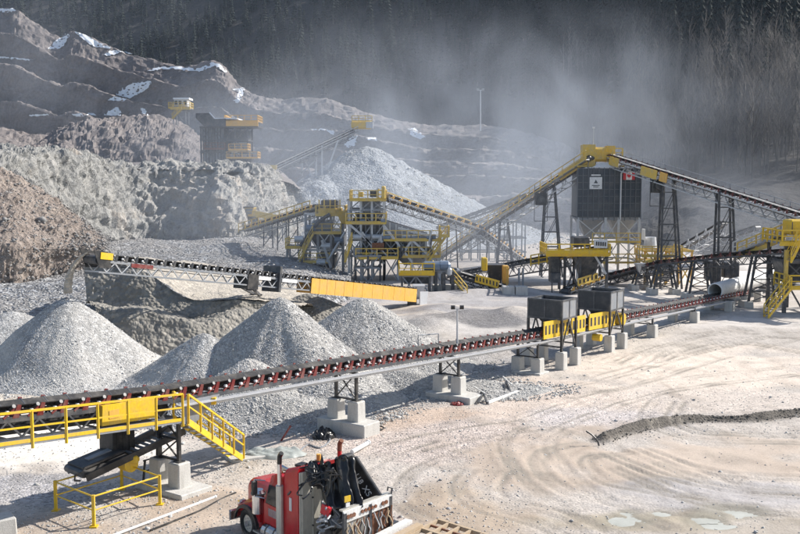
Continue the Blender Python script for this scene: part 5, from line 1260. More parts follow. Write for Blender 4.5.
# walkway ramp and tower at the right edge
r = thing('inclined_walkway', 'pale railed walkway climbing to the yellow platform at the right edge', 'walkway', (W(735, 254, 96).x, 96, 0))
a = W(735, 253.5, 96); b = W(783, 234.5, 91); MB().beam(a-Vector((0, 0, .1)), b-Vector((0, 0, .1)), 1.2, .14).obj('deck', 'grey', r)
for s in (-.6, .6): railing(r, [a+Vector((0, s, 0)), b+Vector((0, s, 0))], 1.15, 'lite' if s > 0 else 'yellow_far', near=True, r=.055); MB().beam(a+Vector((0, s, -.35)), b+Vector((0, s, -.35)), .1, .4).obj('side_beam', 'yellow_far', r)
r = thing('transfer_tower', 'yellow railed tower with stairs at the right edge of the picture', 'transfer tower', (W(800, 290, 87).x, 87, 0))
steel(r, [786, 806, 826, 846], [243, 262, 280], 88, 4, 'dark', .3, seed=20, bm='dark'); deck(r, 780, 850, 243, 87.6, 4.2, mat='yellow', sp=1.2, r=.06); bx(r, 'edge_skirt', 780, 242, 850, 246, 86.9, .12, 'yellow')
bx(r, 'drive_housing', 790.5, 220, 818, 235, 87.5, 2, 'yellow', .12); bx(r, 'panel_seam', 792, 222, 793, 234, 87.3, .1, 'dark')
deck(r, 787, 850, 288, 86.6, 3, mat='yellow', sp=1.1, r=.06); hopr(r, 'dark_hopper', 782, 262, 812, 284, 790, 806, 88.4, 3, 'dark'); bx(r, 'rear_column', 785, 250, 789, 280, 86.9, .4, 'yellow_far')
stairs(r, G(766, 318)+Vector((0, 0, .1)), W(789, 288.5, 86.2), (0, 1, 0), 1.0, 'yellow', 12, near=True); stairs(r, W(789, 262, 86.6), W(797, 246, 86.6), (0, 1, 0), .8, 'yellow', 9, near=False)
# ---- crusher on the bench
r = thing('primary_crusher', 'hazy dark crusher building with a brown railed top deck standing on the quarry bench', 'crusher building', (W(226, 165, 186).x, 186, W(226, 166, 186).z)); YB = 186
fz = 167
steel(r, [203, 214, 225, 237, 249], [127, 140, 152], YB, 6, 'dark', .3, foot=fz, seed=30, bm='dark')
bx(r, 'cladding', 203, 128, 224, 163, YB+.5, 6, 'dark'); bx(r, 'inner_wall', 225, 130, 249, 150, YB+3, 3, 'dark')
for k in range(7): bx(r, 'cladding_rib', 204+k*3, 128, 204.7+k*3, 163, YB+.25, .2, 'grey')
q = MB(); q.plate([W(196, 113.5, YB-1), W(209, 113, YB-1), W(214, 119, YB-1), W(226, 118.5, YB-1), W(226, 126, YB-1), W(205, 127, YB-1), W(196, 118, YB-1)], .3); q.obj('upper_side_wall', 'dark', r)
q = MB(); q.plate([W(196, 113.2, YB-1.2), W(209, 112.8, YB-1.2), W(209, 112.8, YB+6), W(196, 113.2, YB+6)], .25); q.obj('roof', 'dark', r)
q = MB(); q.plate([W(209, 112.6, YB-1.2), W(214.5, 118.6, YB-1.2), W(214.5, 118.6, YB+6), W(209, 112.6, YB+6)][::-1], .2); q.obj('roof', 'snow', r); bx(r, 'roof_snow', 214.5, 117.7, 237, 118.8, YB-1.2, 7, 'snow')
bx(r, 'deck_fascia', 225, 121, 258, 126, YB-1.2, .3, 'orange'); bx(r, 'top_deck', 225, 125, 258, 127, YB-1, 7, 'dark'); deck(r, 225, 258, 121.5, YB, 6, mat='orange', sp=1.2)
deck(r, 205, 225, 149, YB-.5, 2, mat='rust'); deck(r, 227, 258, 158, YB-.5, 3, mat='orange'); deck(r, 229, 248, 150, YB-.5, 3, mat='orange'); bx(r, 'feeder', 231, 142, 247, 149, YB+1, 3, 'grey', .1); bx(r, 'snowy_hood', 231, 149, 238, 154, YB-.2, 2, 'lite', .2)
hopr(r, 'discharge_hopper', 228, 158, 252, 167, 236, 248, YB, 4, 'dark')
# ---- control booth
r = thing('control_booth', 'small white control booth on a yellow platform high on the rock knoll', 'control booth', (W(180, 120, 204).x, 204, W(180, 122, 204).z)); YC = 204
bx(r, 'cabin', 174, 99, 187.5, 106.5, YC, 3, 'sign', .15); bx(r, 'roof', 173, 97.5, 189, 99.2, YC-.3, 3.8, 'snow')
for px in (176, 180, 185): bx(r, 'window', px-1.4, 100.5, px+1.4, 104.8, YC-.08, .1, 'glass')
deck(r, 169, 190, 108, YC, 3.2, mat='yellow_far', sp=1.2); bx(r, 'platform_edge', 170, 107, 190, 109.5, YC-.7, .3, 'yellow_far'); steel(r, [176, 188], [109], YC, 3, 'grey', .2, foot=124)
stairs(r, W(172.5, 118.5, YC-1), W(182, 109, YC-1), (0, 1, 0), .9, 'yellow_far', 8, near=False)
# ---- stacker to the big cone
cv = conveyor('hill_stacker', 'faint dark stacking conveyor with ochre head reaching over the huge cone', [W(270, 168, 187), W(352, 129.5, 203)], 1.1, None, 1.6, 2, 'dark', 'dark', 'dark', walk=dict(side=-1, w=.8, sp=2.5, z=-.5, deck='dark', r=.05), rail='grey')
bx(cv, 'head_house', 351, 120.5, 372, 128.5, 202.5, 3, 'yellow_far', .3); bx(cv, 'head_frame', 366, 121.5, 373, 128, 202.2, 3.4, 'lite'); railing(cv, [W(352, 121, 202), W(372, 121, 202)], 1.5, 'yellow_far', r=.06); bx(cv, 'tail_guard', 265, 165, 276, 170, 186, 2, 'yellow_far')
MB().beam(W(368, 121, 203), W(368, 112, 203), .1, .1).obj('mast', 'grey', cv)
for a, b in (((316, 147), (316, 176)), ((322, 145), (322, 176)), ((302, 154), (312, 176)), ((338, 140), (328, 168)), ((302, 154), (302, 176)), ((316, 160), (300, 174))): MB().beam(W(*a, 195.5), W(*b, 195.5), .3, .3).obj('leg', 'lite', cv)
# ---- lamp posts
def lamp(label, px, pt, pb, Y, grp=None, r_=.05, heads=2, zb=None):
    b = W(px, pb, Y); t = W(px, pt, Y); o = thing('lamp_post', label, 'lamp post', (b.x, Y, b.z), grp); MB().cyl(b, t, r_*1.4, 6, 0, r_).obj('pole', 'lite', o)
    MB().beam(t-Vector((.5*r_*12, 0, 0)), t+Vector((.5*r_*12, 0, 0)), r_, r_).obj('cross_arm', 'lite', o)
    for s in (-1, 1):
        MB().box(t+Vector((s*.45*r_*12, -.08, .1)), (r_*5, r_*3, r_*4), Matrix.Rotation(.5, 3, 'X')).obj('floodlight', 'black' if r_ < .08 else 'grey', o)
q = onl(457.5, 352)+NN*.75
lamp('thin floodlight mast rising beside the conveyor at the third trestle', 457.3, 309, 354, q.y, None, .045)
lamp('faint floodlight mast on the hill crest in the haze', 480.5, 90, 131, 328, None, .16)
# ================================================================ FOREGROUND
# ---- cross conveyor under the walkway
r = thing('cross_conveyor', 'dark magnet belt unit hanging low under the walkway with rubber curtain and yellow motor', 'magnet conveyor', (W(100, 470, 36.5).x, 36.5, 0)); 
A = W(76, 471, 35.6); Bq = W(118, 453, 36.9); u = (Bq-A).normalized(); n = Vector((0, 0, 1)).cross(u).normalized(); up = u.cross(n)
L = (Bq-A).length; R = Matrix((u, n, up)).transposed(); 
MB().box((A+Bq)/2+up*.18, (L, 1.15, .12), R).obj('cover_lid', 'black', r, bevel=.03); MB().box((A+Bq)/2-up*.02, (L*1.04, 1.25, .22), R).obj('belt_loop', 'rubber', r, bevel=.06)
MB().box(A.lerp(Bq, .55)+up*.26, (L*.55, .3, .05), R).obj('lid_rib', 'grey', r)
E = W(178, 428, 38.3)
for s in (-1, 1):
    MB().beam(A+n*s*.70-up*.14, E+n*s*.45-up*.05, .09, .26).obj('side_channel', 'black' if s < 0 else 'dark', r)
MB().cyl(A-n*.6, A+n*.6, .16, 12).obj('tail_pulley', 'dark', r); q = MB(); 
for k in range(9):
    t = pi*(.2+1.6*k/8); 
q.path([A-u*.1-n*.6+up*.1, A-u*.35-n*.6+up*.12, A-u*.42-n*.6-up*.08, A-u*.2-n*.6-up*.18], .035, 6); q.obj('tension_hook', 'black', r)
for k in range(1, 9): p = A.lerp(E, .42+.06*k); MB().cyl(p-n*.5-up*.1, p+n*.5-up*.1, .06, 8).obj('roller', 'grey', r)
c = W(117, 441, 37.2); wdt = 1.02; ht = 1.15
for k in range(7):   # rubber curtain strips
    x = -wdt/2+wdt*(k+.5)/7; p = c+NN*.0+UU*x; MB().box(p+NN*(.42+.02*(k % 2)), (wdt/7-.012, .03, ht), Matrix((UU, NN, Vector((0, 0, 1)))).transposed()).obj('curtain_strip', 'rubber', r)
MB().box(c-Vector((0, 0, 0)), (wdt, .8, ht*.96), Matrix((UU, NN, Vector((0, 0, 1)))).transposed()).obj('drop_chute', 'black', r)
m_ = W(129.5, 464, 36.6); MB().cyl(m_-n*.15, m_+n*.45, .30, 14).obj('motor', 'yellow', r); MB().box(m_+Vector((.18, 0, .2)), (.34, .4, .32)).obj('gearbox', 'yellow', r, bevel=.05)
for s, px in ((-1, 143), (1, 153)): MB().beam(W(px, 488, 38), W(px+2, 460, 38), .08, .08).obj('access_post', 'black', r)
MB().beam(W(143, 472, 38), W(155, 468, 38), .05, .05).obj('access_bar', 'black', r); MB().beam(W(143, 461, 38), W(158, 457, 38), .05, .05).obj('access_bar', 'black', r)
MB().beam(W(131, 442, 37.4), W(153, 431, 38.0), .14, .16).obj('stay_beam', 'dark', r); MB().beam(W(158, 425, 38.6), W(158, 463, 38.6), .14, .14).obj('hanger_post', 'black', r)
# ---- yellow guard fence
F4 = [G(56, 511), G(94, 527), G(160, 505), G(122, 490)]
r = thing('guard_fence', 'square yellow pipe guard fence standing on the ground under the magnet unit', 'guard fence', tuple((F4[0]+F4[2])/2))
for k in range(4):
    a = F4[k]; b = F4[(k+1) % 4]; a = Vector((a.x, a.y, 0)); b = Vector((b.x, b.y, 0)); Z = Vector((0, 0, 1))
    MB().cyl(a+Z*1.08, b+Z*1.08, .032, 8).obj('top_rail', 'yellow', r); MB().cyl(a+Z*.58, b+Z*.58, .028, 8).obj('middle_rail', 'yellow', r)
    MB().box(a+Z*.56, (.10, .10, 1.14)).obj('post', 'yellow', r); MB().box(a+Z*.02, (.26, .26, .05)).obj('foot_plate', 'yellow', r)
# ---- red rimmed pole, poles and debris
def rod(name, label, cat, a, b, r_, mat):
    a = Vector(a); b = Vector(b); o = thing(name, label, cat, (a.x, a.y, 0)); MB().cyl(a, b, r_, 8).obj('shaft', mat, o); MB().cyl(b-(b-a).normalized()*.02, b+(b-a).normalized()*.05, r_*1.3, 8).obj('cap', mat, o); return o
rod('marker_rod', 'leaning thin red marker rod stuck in the ground right of the yellow stairs', 'marker rod', G(281, 441), W(290, 427, 43.8), .045, 'red')
rod('white_pole', 'long white pole lying on the ground at the bottom left of the truck', 'pole', G(112, 536, .06), G(215, 497, .06), .05, 'sign')
rod('white_pole', 'short white pole lying behind the truck crane', 'pole', G(352, 452, .12), G(368, 443, .12), .10, 'white')
# crumpled sheeting, hoses
def crumple(name, label, cat, px, py, rx, ry, h, mat, seed, n=26):
    c = G(px, py); e = G(px+rx, py); f = G(px, py-ry); ex = e.x-c.x; ey = f.y-c.y; V = []; Fc = []
    for i in range(n):
        for j in range(n):
            a, b = i/(n-1)*2-1, j/(n-1)*2-1; x = a*math.sqrt(1-b*b/2)*ex; y = b*math.sqrt(1-a*a/2)*ey; q = max(0, 1-max(abs(a), abs(b))**4)
            V.append(Vector((c.x+x*(1+.12*noise.noise(Vector((a*2, b*2, seed)))), c.y+y*(1+.12*noise.noise(Vector((b*2, a*2, seed+3)))), .02+q*h*(.35+.9*abs(noise.fractal(Vector((a*1.8+seed, b*1.8, seed)), 1, 2, 4))))))
    for i in range(n-1):
        for j in range(n-1): Fc.append((i*n+j, (i+1)*n+j, (i+1)*n+j+1, i*n+j+1))
    o = link_mesh(name, V, Fc, mat, smooth=True); tag(o, label, cat); return o
crumple('tarpaulin', 'pale green crumpled tarpaulin lying by the foot of the yellow stairs', 'tarpaulin', 272, 455, 34, 5, .35, 'tarp', 3)
crumple('tarpaulin', 'dark crumpled sheet in the shadow beside the long concrete slab', 'tarpaulin', 324, 437, 12, 3.5, .5, 'cover', 8)
crumple('red_cloth', 'red cloth dropped against the slab of the third trestle', 'cloth', 457, 404.5, 7, 1.6, .16, 'red', 5)
for k, (lb, pp) in enumerate((('grey hose looping on the ground behind the truck cab', ((300, 452), (308, 446), (320, 449), (330, 441), (322, 436))), ('dark cable trailing from the left towards the truck bonnet', ((150, 532), (175, 522), (200, 512), (222, 500), (236, 494))), ('coil of cable beside the long concrete slab', ((372, 429), (378, 427), (384, 429), (379, 431), (373, 430))))):
    P = [Vector((*G(a, b)[:2], .05)) for a, b in pp]; N = 24; P = [catmull(P, i/N) for i in range(N+1)]; q = MB(); q.path(P, .035, 6); o = q.obj('hose', 'rubber' if k else 'grey'); tag(o, lb, 'hose')
# barrier with a long white plank
r = thing('trestle_bench', 'low wooden frame with a long white plank lying right of the third trestle', 'frame', tuple(G(490, 400)))
def gb(a, b, za, zb, w_, m_, nm): pa = G(*a); pb = G(*b); MB().beam((pa.x, pa.y, za), (pb.x, pb.y, zb), w_, w_).obj(nm, m_, r)
gb((488, 404), (518, 393), .08, .08, .14, 'white', 'plank'); gb((478, 404), (482, 398), .05, .45, .09, 'dark', 'leg'); gb((487, 404), (482, 398), .05, .45, .09, 'dark', 'leg'); gb((504, 394), (506, 389), .05, .45, .09, 'dark', 'leg'); gb((511, 394), (506, 389), .05, .45, .09, 'dark', 'leg')
gb((473, 395), (485, 401), .5, .42, .06, 'white', 'rail'); gb((503, 385), (512, 391), .5, .35, .06, 'white', 'rail')
q = thing('concrete_cube', 'pale concrete block cut off by the left edge at the bottom', 'block', tuple(G(2, 534))); block((G(1, 534).x, G(1, 534).y, .3), (.9, .9, .62), q, .6, name='block')
for k, (px, py, m_) in enumerate(((506, 388, 'dark'), (412, 412, 'dark'), (463, 412, 'dark'))): pass
# curved black pipe end sticking up at right of centre
P = [Vector((*G(599, 446)[:2], 0))+Vector((-.1*k*k*.35, .05*k, .16*k)) for k in range(5)]; q = MB().path(P, .04, 8); tag(q.obj('bent_pipe', 'black'), 'small bent black pipe sticking out of the ground at the berm end', 'pipe')
# ================================================================ TRUCK
def truck():
    O = Vector((-4.25, 32.7, 0)); rz = math.atan2(.766, -.643); r = thing('truck', 'red crane truck with tall sleeper cab, black folded crane and exhaust stacks, facing left', 'truck', O, None, rz)
    R0 = Matrix.Rotation(rz, 3, 'Z'); inv = R0.transposed(); loc = lambda p: inv @ (Vector(p)-O)
    def part(mb, nm, mat, **k): return mb.obj(nm, mat, r, world=False, **k)
    def secs(S_, nm, mat, smooth=False, **k):
        q = MB(); n = len(S_[0][1]); V = [Vector((x, y, z)) for x, pp in S_ for y, z in pp]; Fc = [(i*n+j, i*n+(j+1) % n, (i+1)*n+(j+1) % n, (i+1)*n+j) for i in range(len(S_)-1) for j in range(n)]
        Fc += [tuple(range(n))[::-1], tuple(range((len(S_)-1)*n, len(S_)*n))]; q.add(V, Fc); bm = bmesh.new(); o = part(q, nm, mat, smooth=smooth, **k); bm.from_mesh(o.data); bmesh.ops.recalc_face_normals(bm, faces=bm.faces[:]); bm.to_mesh(o.data); bm.free(); return o
    def sec(w_, z0, z1, c=.12): return [(-w_, z0), (w_, z0), (w_, z1-c), (w_-c*.35, z1-c*.35), (w_-c, z1), (-w_+c, z1), (-w_+c*.35, z1-c*.35), (-w_, z1-c)]
    for s in (-1, 1): part(MB().box((-2.2, s*.42, .82), (6.2, .12, .26)), 'frame_rail', 'dark')
    secs([(.98, sec(.50, .62, 1.62, .16)), (.8, sec(.56, .6, 1.76, .18)), (.1, sec(.68, .6, 1.88, .2)), (-.85, sec(.84, .6, 1.98, .22))], 'bonnet', 'truckred')
    secs([(1.03, sec(.44, .68, 1.52, .1)), (.97, sec(.46, .66, 1.55, .1))], 'grille', 'chrome')
    for k in range(8): part(MB().box((1.035, 0, .76+k*.09), (.02, .82, .03)), 'grille_bar', 'dark')
    part(MB().box((1.18, 0, .5), (.12, 2.3, .36)), 'bumper', 'chrome', bevel=.04)
    # wings: red arch with black flare
    for s in (-1, 1):
        q = MB(); fl = MB(); N = 12; V = []; V2 = []
        for k in range(N+1):
            a = pi*(.02+.96*k/N); x = cos(a)*.70; z = .52+sin(a)*.66
            V += [(x, s*.62, z+.08), (x, s*1.12, z), (x, s*1.14, z-.09)]; V2 += [(x*1.01, s*1.10, z-.02), (x*1.02, s*1.22, z-.01), (x*1.02, s*1.23, z-.13)]
        q.add(V, [(k*3+i, (k+1)*3+i, (k+1)*3+i+1, k*3+i+1) for k in range(N) for i in range(2)]); part(q, 'wing', 'truckred', smooth=True)
        fl.add(V2, [(k*3+i, (k+1)*3+i, (k+1)*3+i+1, k*3+i+1) for k in range(N) for i in range(2)]); part(fl, 'wing_flare', 'black')
        secs([(.66, [(s*.6, .8), (s*1.1, .8), (s*1.08, 1.0), (s*.6, 1.12)]), (-.2, [(s*.6, 1.0), (s*1.1, 1.0), (s*1.1, 1.17), (s*.66, 1.3)]), (-.75, [(s*.6, .75), (s*1.1, .75), (s*1.12, 1.05), (s*.8, 1.3)])], 'wing_panel', 'truckred')
        part(MB().box((.78, s*.86, .98), (.2, .3, .22)), 'headlight', 'chrome', bevel=.04)
    # cab
    secs([(-.82, sec(1.02, .72, 1.50, .1)), (-.84, sec(1.02, .72, 1.52, .1)), (-1.12, [(-1.03, .72), (1.03, .72), (1.03, 1.6), (1.0, 2.0), (.86, 2.38), (-.86, 2.38), (-1.0, 2.0), (-1.03, 1.6)]), (-1.35, [(-1.04, .72), (1.04, .72), (1.04, 1.6), (1.01, 2.1), (.85, 2.48), (-.85, 2.48), (-1.01, 2.1), (-1.04, 1.6)]), (-2.0, [(-1.04, .72), (1.04, .72), (1.04, 1.6), (1.01, 2.1), (.85, 2.50), (-.85, 2.50), (-1.01, 2.1), (-1.04, 1.6)])], 'cab', 'truckred')
    for s in (-1, 1):
        part(MB().plate([(-.93, s*.06, 1.62), (-.93, s*.88, 1.60), (-1.10, s*.82, 2.24), (-1.10, s*.06, 2.27)][::s], .03), 'windscreen', 'glass')
        part(MB().plate([(-1.10, s*1.06, 1.52), (-1.80, s*1.06, 1.52), (-1.80, s*1.01, 2.14), (-1.24, s*1.01, 2.14)][::-s], .04), 'side_window', 'glass')
        part(MB().plate([(-1.0, s*1.065, .85), (-1.88, s*1.065, .85), (-1.88, s*1.065, 1.5), (-1.0, s*1.065, 1.5)][::-s], .03), 'door', 'truckred')
        part(MB().plate([(-1.25, s*1.08, 1.12), (-1.72, s*1.08, 1.12), (-1.72, s*1.08, 1.38), (-1.25, s*1.08, 1.38)][::-s], .015), 'door_sign', 'sign')
        part(MB().box((-1.44, s*1.085, 1.30), (.40, .012, .05)), 'sign_stripe', 'blue')
        part(MB().box((-1.80, s*1.09, 1.45), (.12, .03, .04)), 'door_handle', 'chrome')
        # mirror, air cleaner
        part(MB().box((-.78, s*1.32, 1.98), (.10, .20, .46)), 'mirror', 'black', bevel=.02); part(MB().path([(-.95, s*1.0, 2.2), (-.78, s*1.32, 2.25), (-.78, s*1.32, 1.7), (-.95, s*1.02, 1.6)], .02, 6), 'mirror_arm', 'chrome')
        q = MB(); q.cyl((-.62, s*1.08, 1.05), (-.62, s*1.08, 1.72), .20, 16); q.cyl((-.62, s*1.08, 1.72), (-.62, s*1.08, 1.84), .235, 16, r2=.17); o = part(q, 'air_cleaner', 'chrome')
        part(MB().cyl((-.62, s*1.08, 1.68), (-.62, s*1.08, 1.74), .245, 16), 'cleaner_band', 'dark')
        # exhaust
        e = 'alu'; part(MB().cyl((-2.08, s*1.18, .75), (-2.08, s*1.18, 2.35), .125, 12), 'exhaust_shield', 'alu'); part(MB().cyl((-2.08, s*1.18, 2.3), (-2.08, s*1.18, 3.08), .075, 10), 'exhaust_stack', 'chrome' if s > 0 else 'truckred'); part(MB().path([(-2.08, s*1.18, 3.05), (-2.10, s*1.18, 3.30), (-2.20, s*1.18, 3.42)], .078, 10), 'stack_tip', 'cover' if s > 0 else 'rust')
        part(MB().cyl((-1.0, s*.98, .55), (-1.95, s*.98, .55), .27, 14), 'fuel_tank', 'chrome'); part(MB().box((-1.0+.3, s*1.05, .42), (.5, .3, .05)), 'step', 'alu')
        for k in (-1.25, -1.7): part(MB().cyl((k-.03, s*.98, .55), (k+.03, s*.98, .55), .28, 14), 'tank_strap', 'dark')
    for k in range(5): part(MB().box((-1.28, -.6+.3*k, 2.49), (.12, .08, .06)), 'roof_marker', 'orange')
    part(MB().cyl((-1.6, .45, 2.56), (-1.1, .45, 2.56), .05, 8, r2=.10), 'air_horn', 'chrome')
    # sleeper
    secs([(-2.12, sec(1.10, .70, 2.66, .12)), (-2.3, sec(1.12, .70, 2.92, .14)), (-3.02, sec(1.12, .70, 3.12, .12))], 'sleeper', 'truckred')
    for s in (-1, 1):
        part(MB().box((-2.62, s*1.135, 1.86), (.11, .03, .42)), 'side_vent', 'sign'); part(MB().box((-2.55, s*1.135, 2.2), (.22, .03, .05), Matrix.Rotation(.7*s, 3, 'Y')), 'grab_handle', 'dark')
    for k in range(2): part(MB().box((-3.06, .56-k*1.12, 1.86), (.05, 1.06, 2.2)), 'rear_panel', 'cream')
    for k in range(6): part(MB().box((-3.10, 1.0-.4*k, 1.86), (.03, .04, 2.2)), 'panel_rib', 'cream')
    for z in (1.2, 2.1, 2.7): part(MB().cyl((-3.08, .62, z), (-3.12, .62, z), .03, 8), 'panel_bolt', 'dark')
    part(MB().cyl((-2.7, .1, 3.0), (-2.7, .1, 3.10), .09, 10), 'beacon_base', 'dark'); part(MB().cyl((-2.7, .1, 3.10), (-2.7, .1, 3.30), .075, 10), 'beacon', 'orange')
    for (x, y) in ((-2.45, .6), (-2.4, -.2), (-2.75, -.55)): part(MB().box((x, y, 3.0), (.25, .35, .07), Matrix.Rotation(.3, 3, 'Z')), 'roof_hatch', 'black' if y > 0 else 'alu')
    # wheels
    def wheel(x, y, dual=False):
        s = 1 if y > 0 else -1; q = MB(); N = 32; prof = [(.30, -.14), (.44, -.15), (.505, -.12), (.52, -.06), (.52, .06), (.505, .12), (.44, .15), (.30, .14)]; V = []
        for k in range(N):
            a = 2*pi*k/N
            for rr, w_ in prof: V.append((x+cos(a)*rr, y+w_, .52+sin(a)*rr))
        n = len(prof); q.add(V, [(k*n+i, ((k+1) % N)*n+i, ((k+1) % N)*n+(i+1) % n, k*n+(i+1) % n) for k in range(N) for i in range(n)]); w = part(q, 'wheel_tyre', 'tyre', smooth=True)
        o = part(MB().cyl((x, y-.10*s, .52), (x, y+.10*s, .52), .30, 20, r2=.29), 'wheel_rim', 'alu'); part(MB().cyl((x, y+.08*s, .52), (x, y+.17*s, .52), .10, 10), 'hub', 'chrome')
        for k in range(8): a = 2*pi*k/8; part(MB().cyl((x+cos(a)*.18, y+.10*s, .52+sin(a)*.18), (x+cos(a)*.18, y+.13*s, .52+sin(a)*.18), .02, 6), 'wheel_nut', 'chrome')
    for x, ys in ((0, (1.0,)), (-4.3, (.98, .66)), (-5.6, (.98, .66))):
        for y in ys:
            for s in (-1, 1): wheel(x, y*s)
    # ---- crane: column, black covered booms folded beside each other
    def wp(px, py, Y): return loc(W(px, py, Y))
    part(MB().box((-3.55, 0, 1.3), (.6, .9, 1.1)), 'crane_base', 'black', bevel=.06)
    YC_ = 29.5
    part(MB().beam(wp(338, 520, YC_), wp(346, 458, YC_+.3), .55, .5), 'crane_column', 'black', bevel=.05)
    part(MB().beam(wp(349, 461, YC_+.4), wp(376, 503, YC_+.1), .16, .62), 'outer_boom', 'cover', bevel=.03); part(MB().beam(wp(347, 459, YC_+.9), wp(374, 500, YC_+.7), .3, .34), 'inner_boom', 'black', bevel=.03)
    part(MB().beam(wp(343, 460, YC_), wp(352, 505, YC_-.2), .22, .26), 'boom_link', 'dark', bevel=.02); part(MB().cyl(wp(339, 470, YC_-.3), wp(350, 508, YC_-.5), .08, 10), 'hydraulic_cylinder', 'black'); part(MB().cyl(wp(334, 468, YC_), wp(343, 505, YC_-.2), .06, 10), 'cylinder_rod', 'chrome')
    part(MB().cyl(wp(343, 461, YC_+.2), wp(350, 459, YC_+.7), .2, 14), 'knuckle_pin', 'black')
    a = wp(357, 481, YC_-.0); 
    def drape(pts, th, seed, nm, mat, n=20, amp=.10):
        P = [loc(W(*p)) for p in pts]; V = []; Fc = []
        for i in range(n):
            for j in range(n):
                u_, v_ = i/(n-1), j/(n-1); p = P[0].lerp(P[1], u_).lerp(P[3].lerp(P[2], u_), v_); nn = (P[1]-P[0]).cross(P[3]-P[0]).normalized()
                edge = min(u_, 1-u_, v_, 1-v_); f = noise.fractal(Vector((u_*4+seed, v_*2.2, seed)), 1, 2, 4); V.append(p+nn*(f*amp*2+math.sin(u_*14+f*3)*amp*.5)*(1)+Vector((0, 0, noise.noise(Vector((u_*5, seed, 2)))*.16*(1-v_))))
        m0 = len(V); V += [v-(P[1]-P[0]).cross(P[3]-P[0]).normalized()*th for v in V[:m0]]
        for i in range(n-1):
            for j in range(n-1): k = i*n+j; Fc += [(k, k+n, k+n+1, k+1), (m0+k, m0+k+1, m0+k+n+1, m0+k+n)]
        for i in range(n-1):
            for a_, b_ in ((i, i+1),): Fc += [(a_*n, m0+a_*n, m0+b_*n, b_*n)[::-1], (a_*n+n-1, b_*n+n-1, m0+b_*n+n-1, m0+a_*n+n-1), (a_, b_, m0+b_, m0+a_), ((n-1)*n+a_, m0+(n-1)*n+a_, m0+(n-1)*n+b_, (n-1)*n+b_)]
        part(MB().add(V, Fc), nm, mat, smooth=True)
    drape([(305, 471, 29.9), (324, 465, 30.2), (332, 492, 29.4), (311, 486, 29.2)], .25, 1.2, 'hose_cover', 'cover', amp=.12)
    drape([(319, 468, 29.6), (340, 462, 29.9), (348, 514, 28.9), (326, 510, 28.9)], .3, 4.2, 'crane_cover', 'cover', amp=.10)
    drape([(333, 460, 29.4), (350, 458, 29.8), (360, 508, 28.9), (342, 514, 28.8)], .2, 7.2, 'crane_cover', 'cover', amp=.08)
    rs_ = random.Random(3)
    for k in range(16):   # hydraulic hoses
        x = rs_.uniform(306, 345); y = rs_.uniform(466, 484); P = [wp(x, y, 29.1-rs_.random()*.4)]
        for i in range(4): P.append(P[-1]+Vector((rs_.uniform(-.18, .18), rs_.uniform(-.3, .3), rs_.uniform(-.28, .12))))
        P = [catmull(P, i/12) for i in range(13)]; part(MB().path(P, .025, 5), 'hydraulic_hose', 'cover')
    for k in range(12):
        x = rs_.uniform(322, 345); y = rs_.uniform(508, 532); P = [wp(x, y, 28.9-rs_.random()*.5)]
        for i in range(3): P.append(P[-1]+Vector((rs_.uniform(-.2, .2), rs_.uniform(-.3, .3), rs_.uniform(-.3, .15))))
        P = [catmull(P, i/9) for i in range(10)]; part(MB().path(P, .03, 5), 'valve_hose', rs_.choice(['cover', 'grey', 'lite']))
    for k in range(9): x = rs_.uniform(324, 344); y = rs_.uniform(510, 534); part(MB().box(wp(x, y, 28.9), (rs_.uniform(.1, .3), .25, rs_.uniform(.1, .3)), Matrix.Rotation(rs_.random(), 3, 'Y')), 'valve_block', rs_.choice(['black', 'dark', 'grey', 'chrome']))
    part(MB().box(wp(347.5, 499, 28.5), (.03, .22, .18)), 'yellow_label', 'yellow'); part(MB().box(wp(347.8, 505, 28.5), (.03, .14, .12)), 'white_label', 'sign')
    part(MB().beam(wp(322, 508, 28.8), wp(330, 513, 28.6), .1, .3), 'red_bracket', 'flagred')
    # marks on the outer boom
    A_ = W(349, 461, YC_+.4); B_ = W(376, 503, YC_+.1); ud = (B_-A_).normalized(); vd = Vector((0, 0, 1)).cross(ud).normalized(); wd_ = ud.cross(vd)
    if vd.y > 0: vd = -vd
    fr = vd*.10
    for k, (tx, f, s_) in enumerate((('118', .40, .24), ('XS', .70, .28))):
        cu = A_.lerp(B_, f)+fr; o = text(tx, s_, 'sign', r, (0, 0, 0), (1, 0, 0), (0, 1, 0), 'lettering', .008); z_ = ud.cross(wd_); 
        wy = wd_ if z_.dot(vd) > 0 else -wd_
        Rw = Matrix((ud, wy, ud.cross(wy))).transposed(); o.matrix_basis = Matrix.Translation(loc(cu)) @ (inv @ Rw).to_4x4()
    p_ = A_.lerp(B_, .93)+fr; part(MB().box(loc(p_), (.02, .3, .12)), 'boom_label', 'sign')
    # ---- deck headboard with round red lamps, chains and straps
    a = wp(343.5, 518, 28.2); b = wp(391, 499.5, 29.7); d_ = (b-a).normalized(); part(MB().beam(a, b, .06, .34), 'lamp_board', 'white')
    part(MB().beam(a+Vector((.12, 0, .18)), b+Vector((.12, 0, .18)), .16, .05), 'board_top', 'alu')
    wn = d_.cross(Vector((0, 0, 1))).normalized(); wn = wn if wn.x < 0 else -wn
    for f in (.07, .13, .19, .36, .43, .50, .57, .64, .80, .87): p = a.lerp(b, f)+wn*.04; part(MB().cyl(p, p+wn*.03, .055 if .3 < f < .7 else .065, 10), 'red_lamp', 'rust')
    for k in range(2): part(MB().beam(a.lerp(b, .06+.52*k)-Vector((-.05, 0, .55)), a.lerp(b, .5+.45*k)-Vector((-.05, 0, .55)), .06, .78), 'board_panel', 'alu' if k == 0 else 'rust')
    for f in (.02, .54, .98): part(MB().beam(a.lerp(b, f)-Vector((0, 0, 1.0)), a.lerp(b, f)+Vector((0, 0, .12)), .1, .1), 'board_post', 'dark')
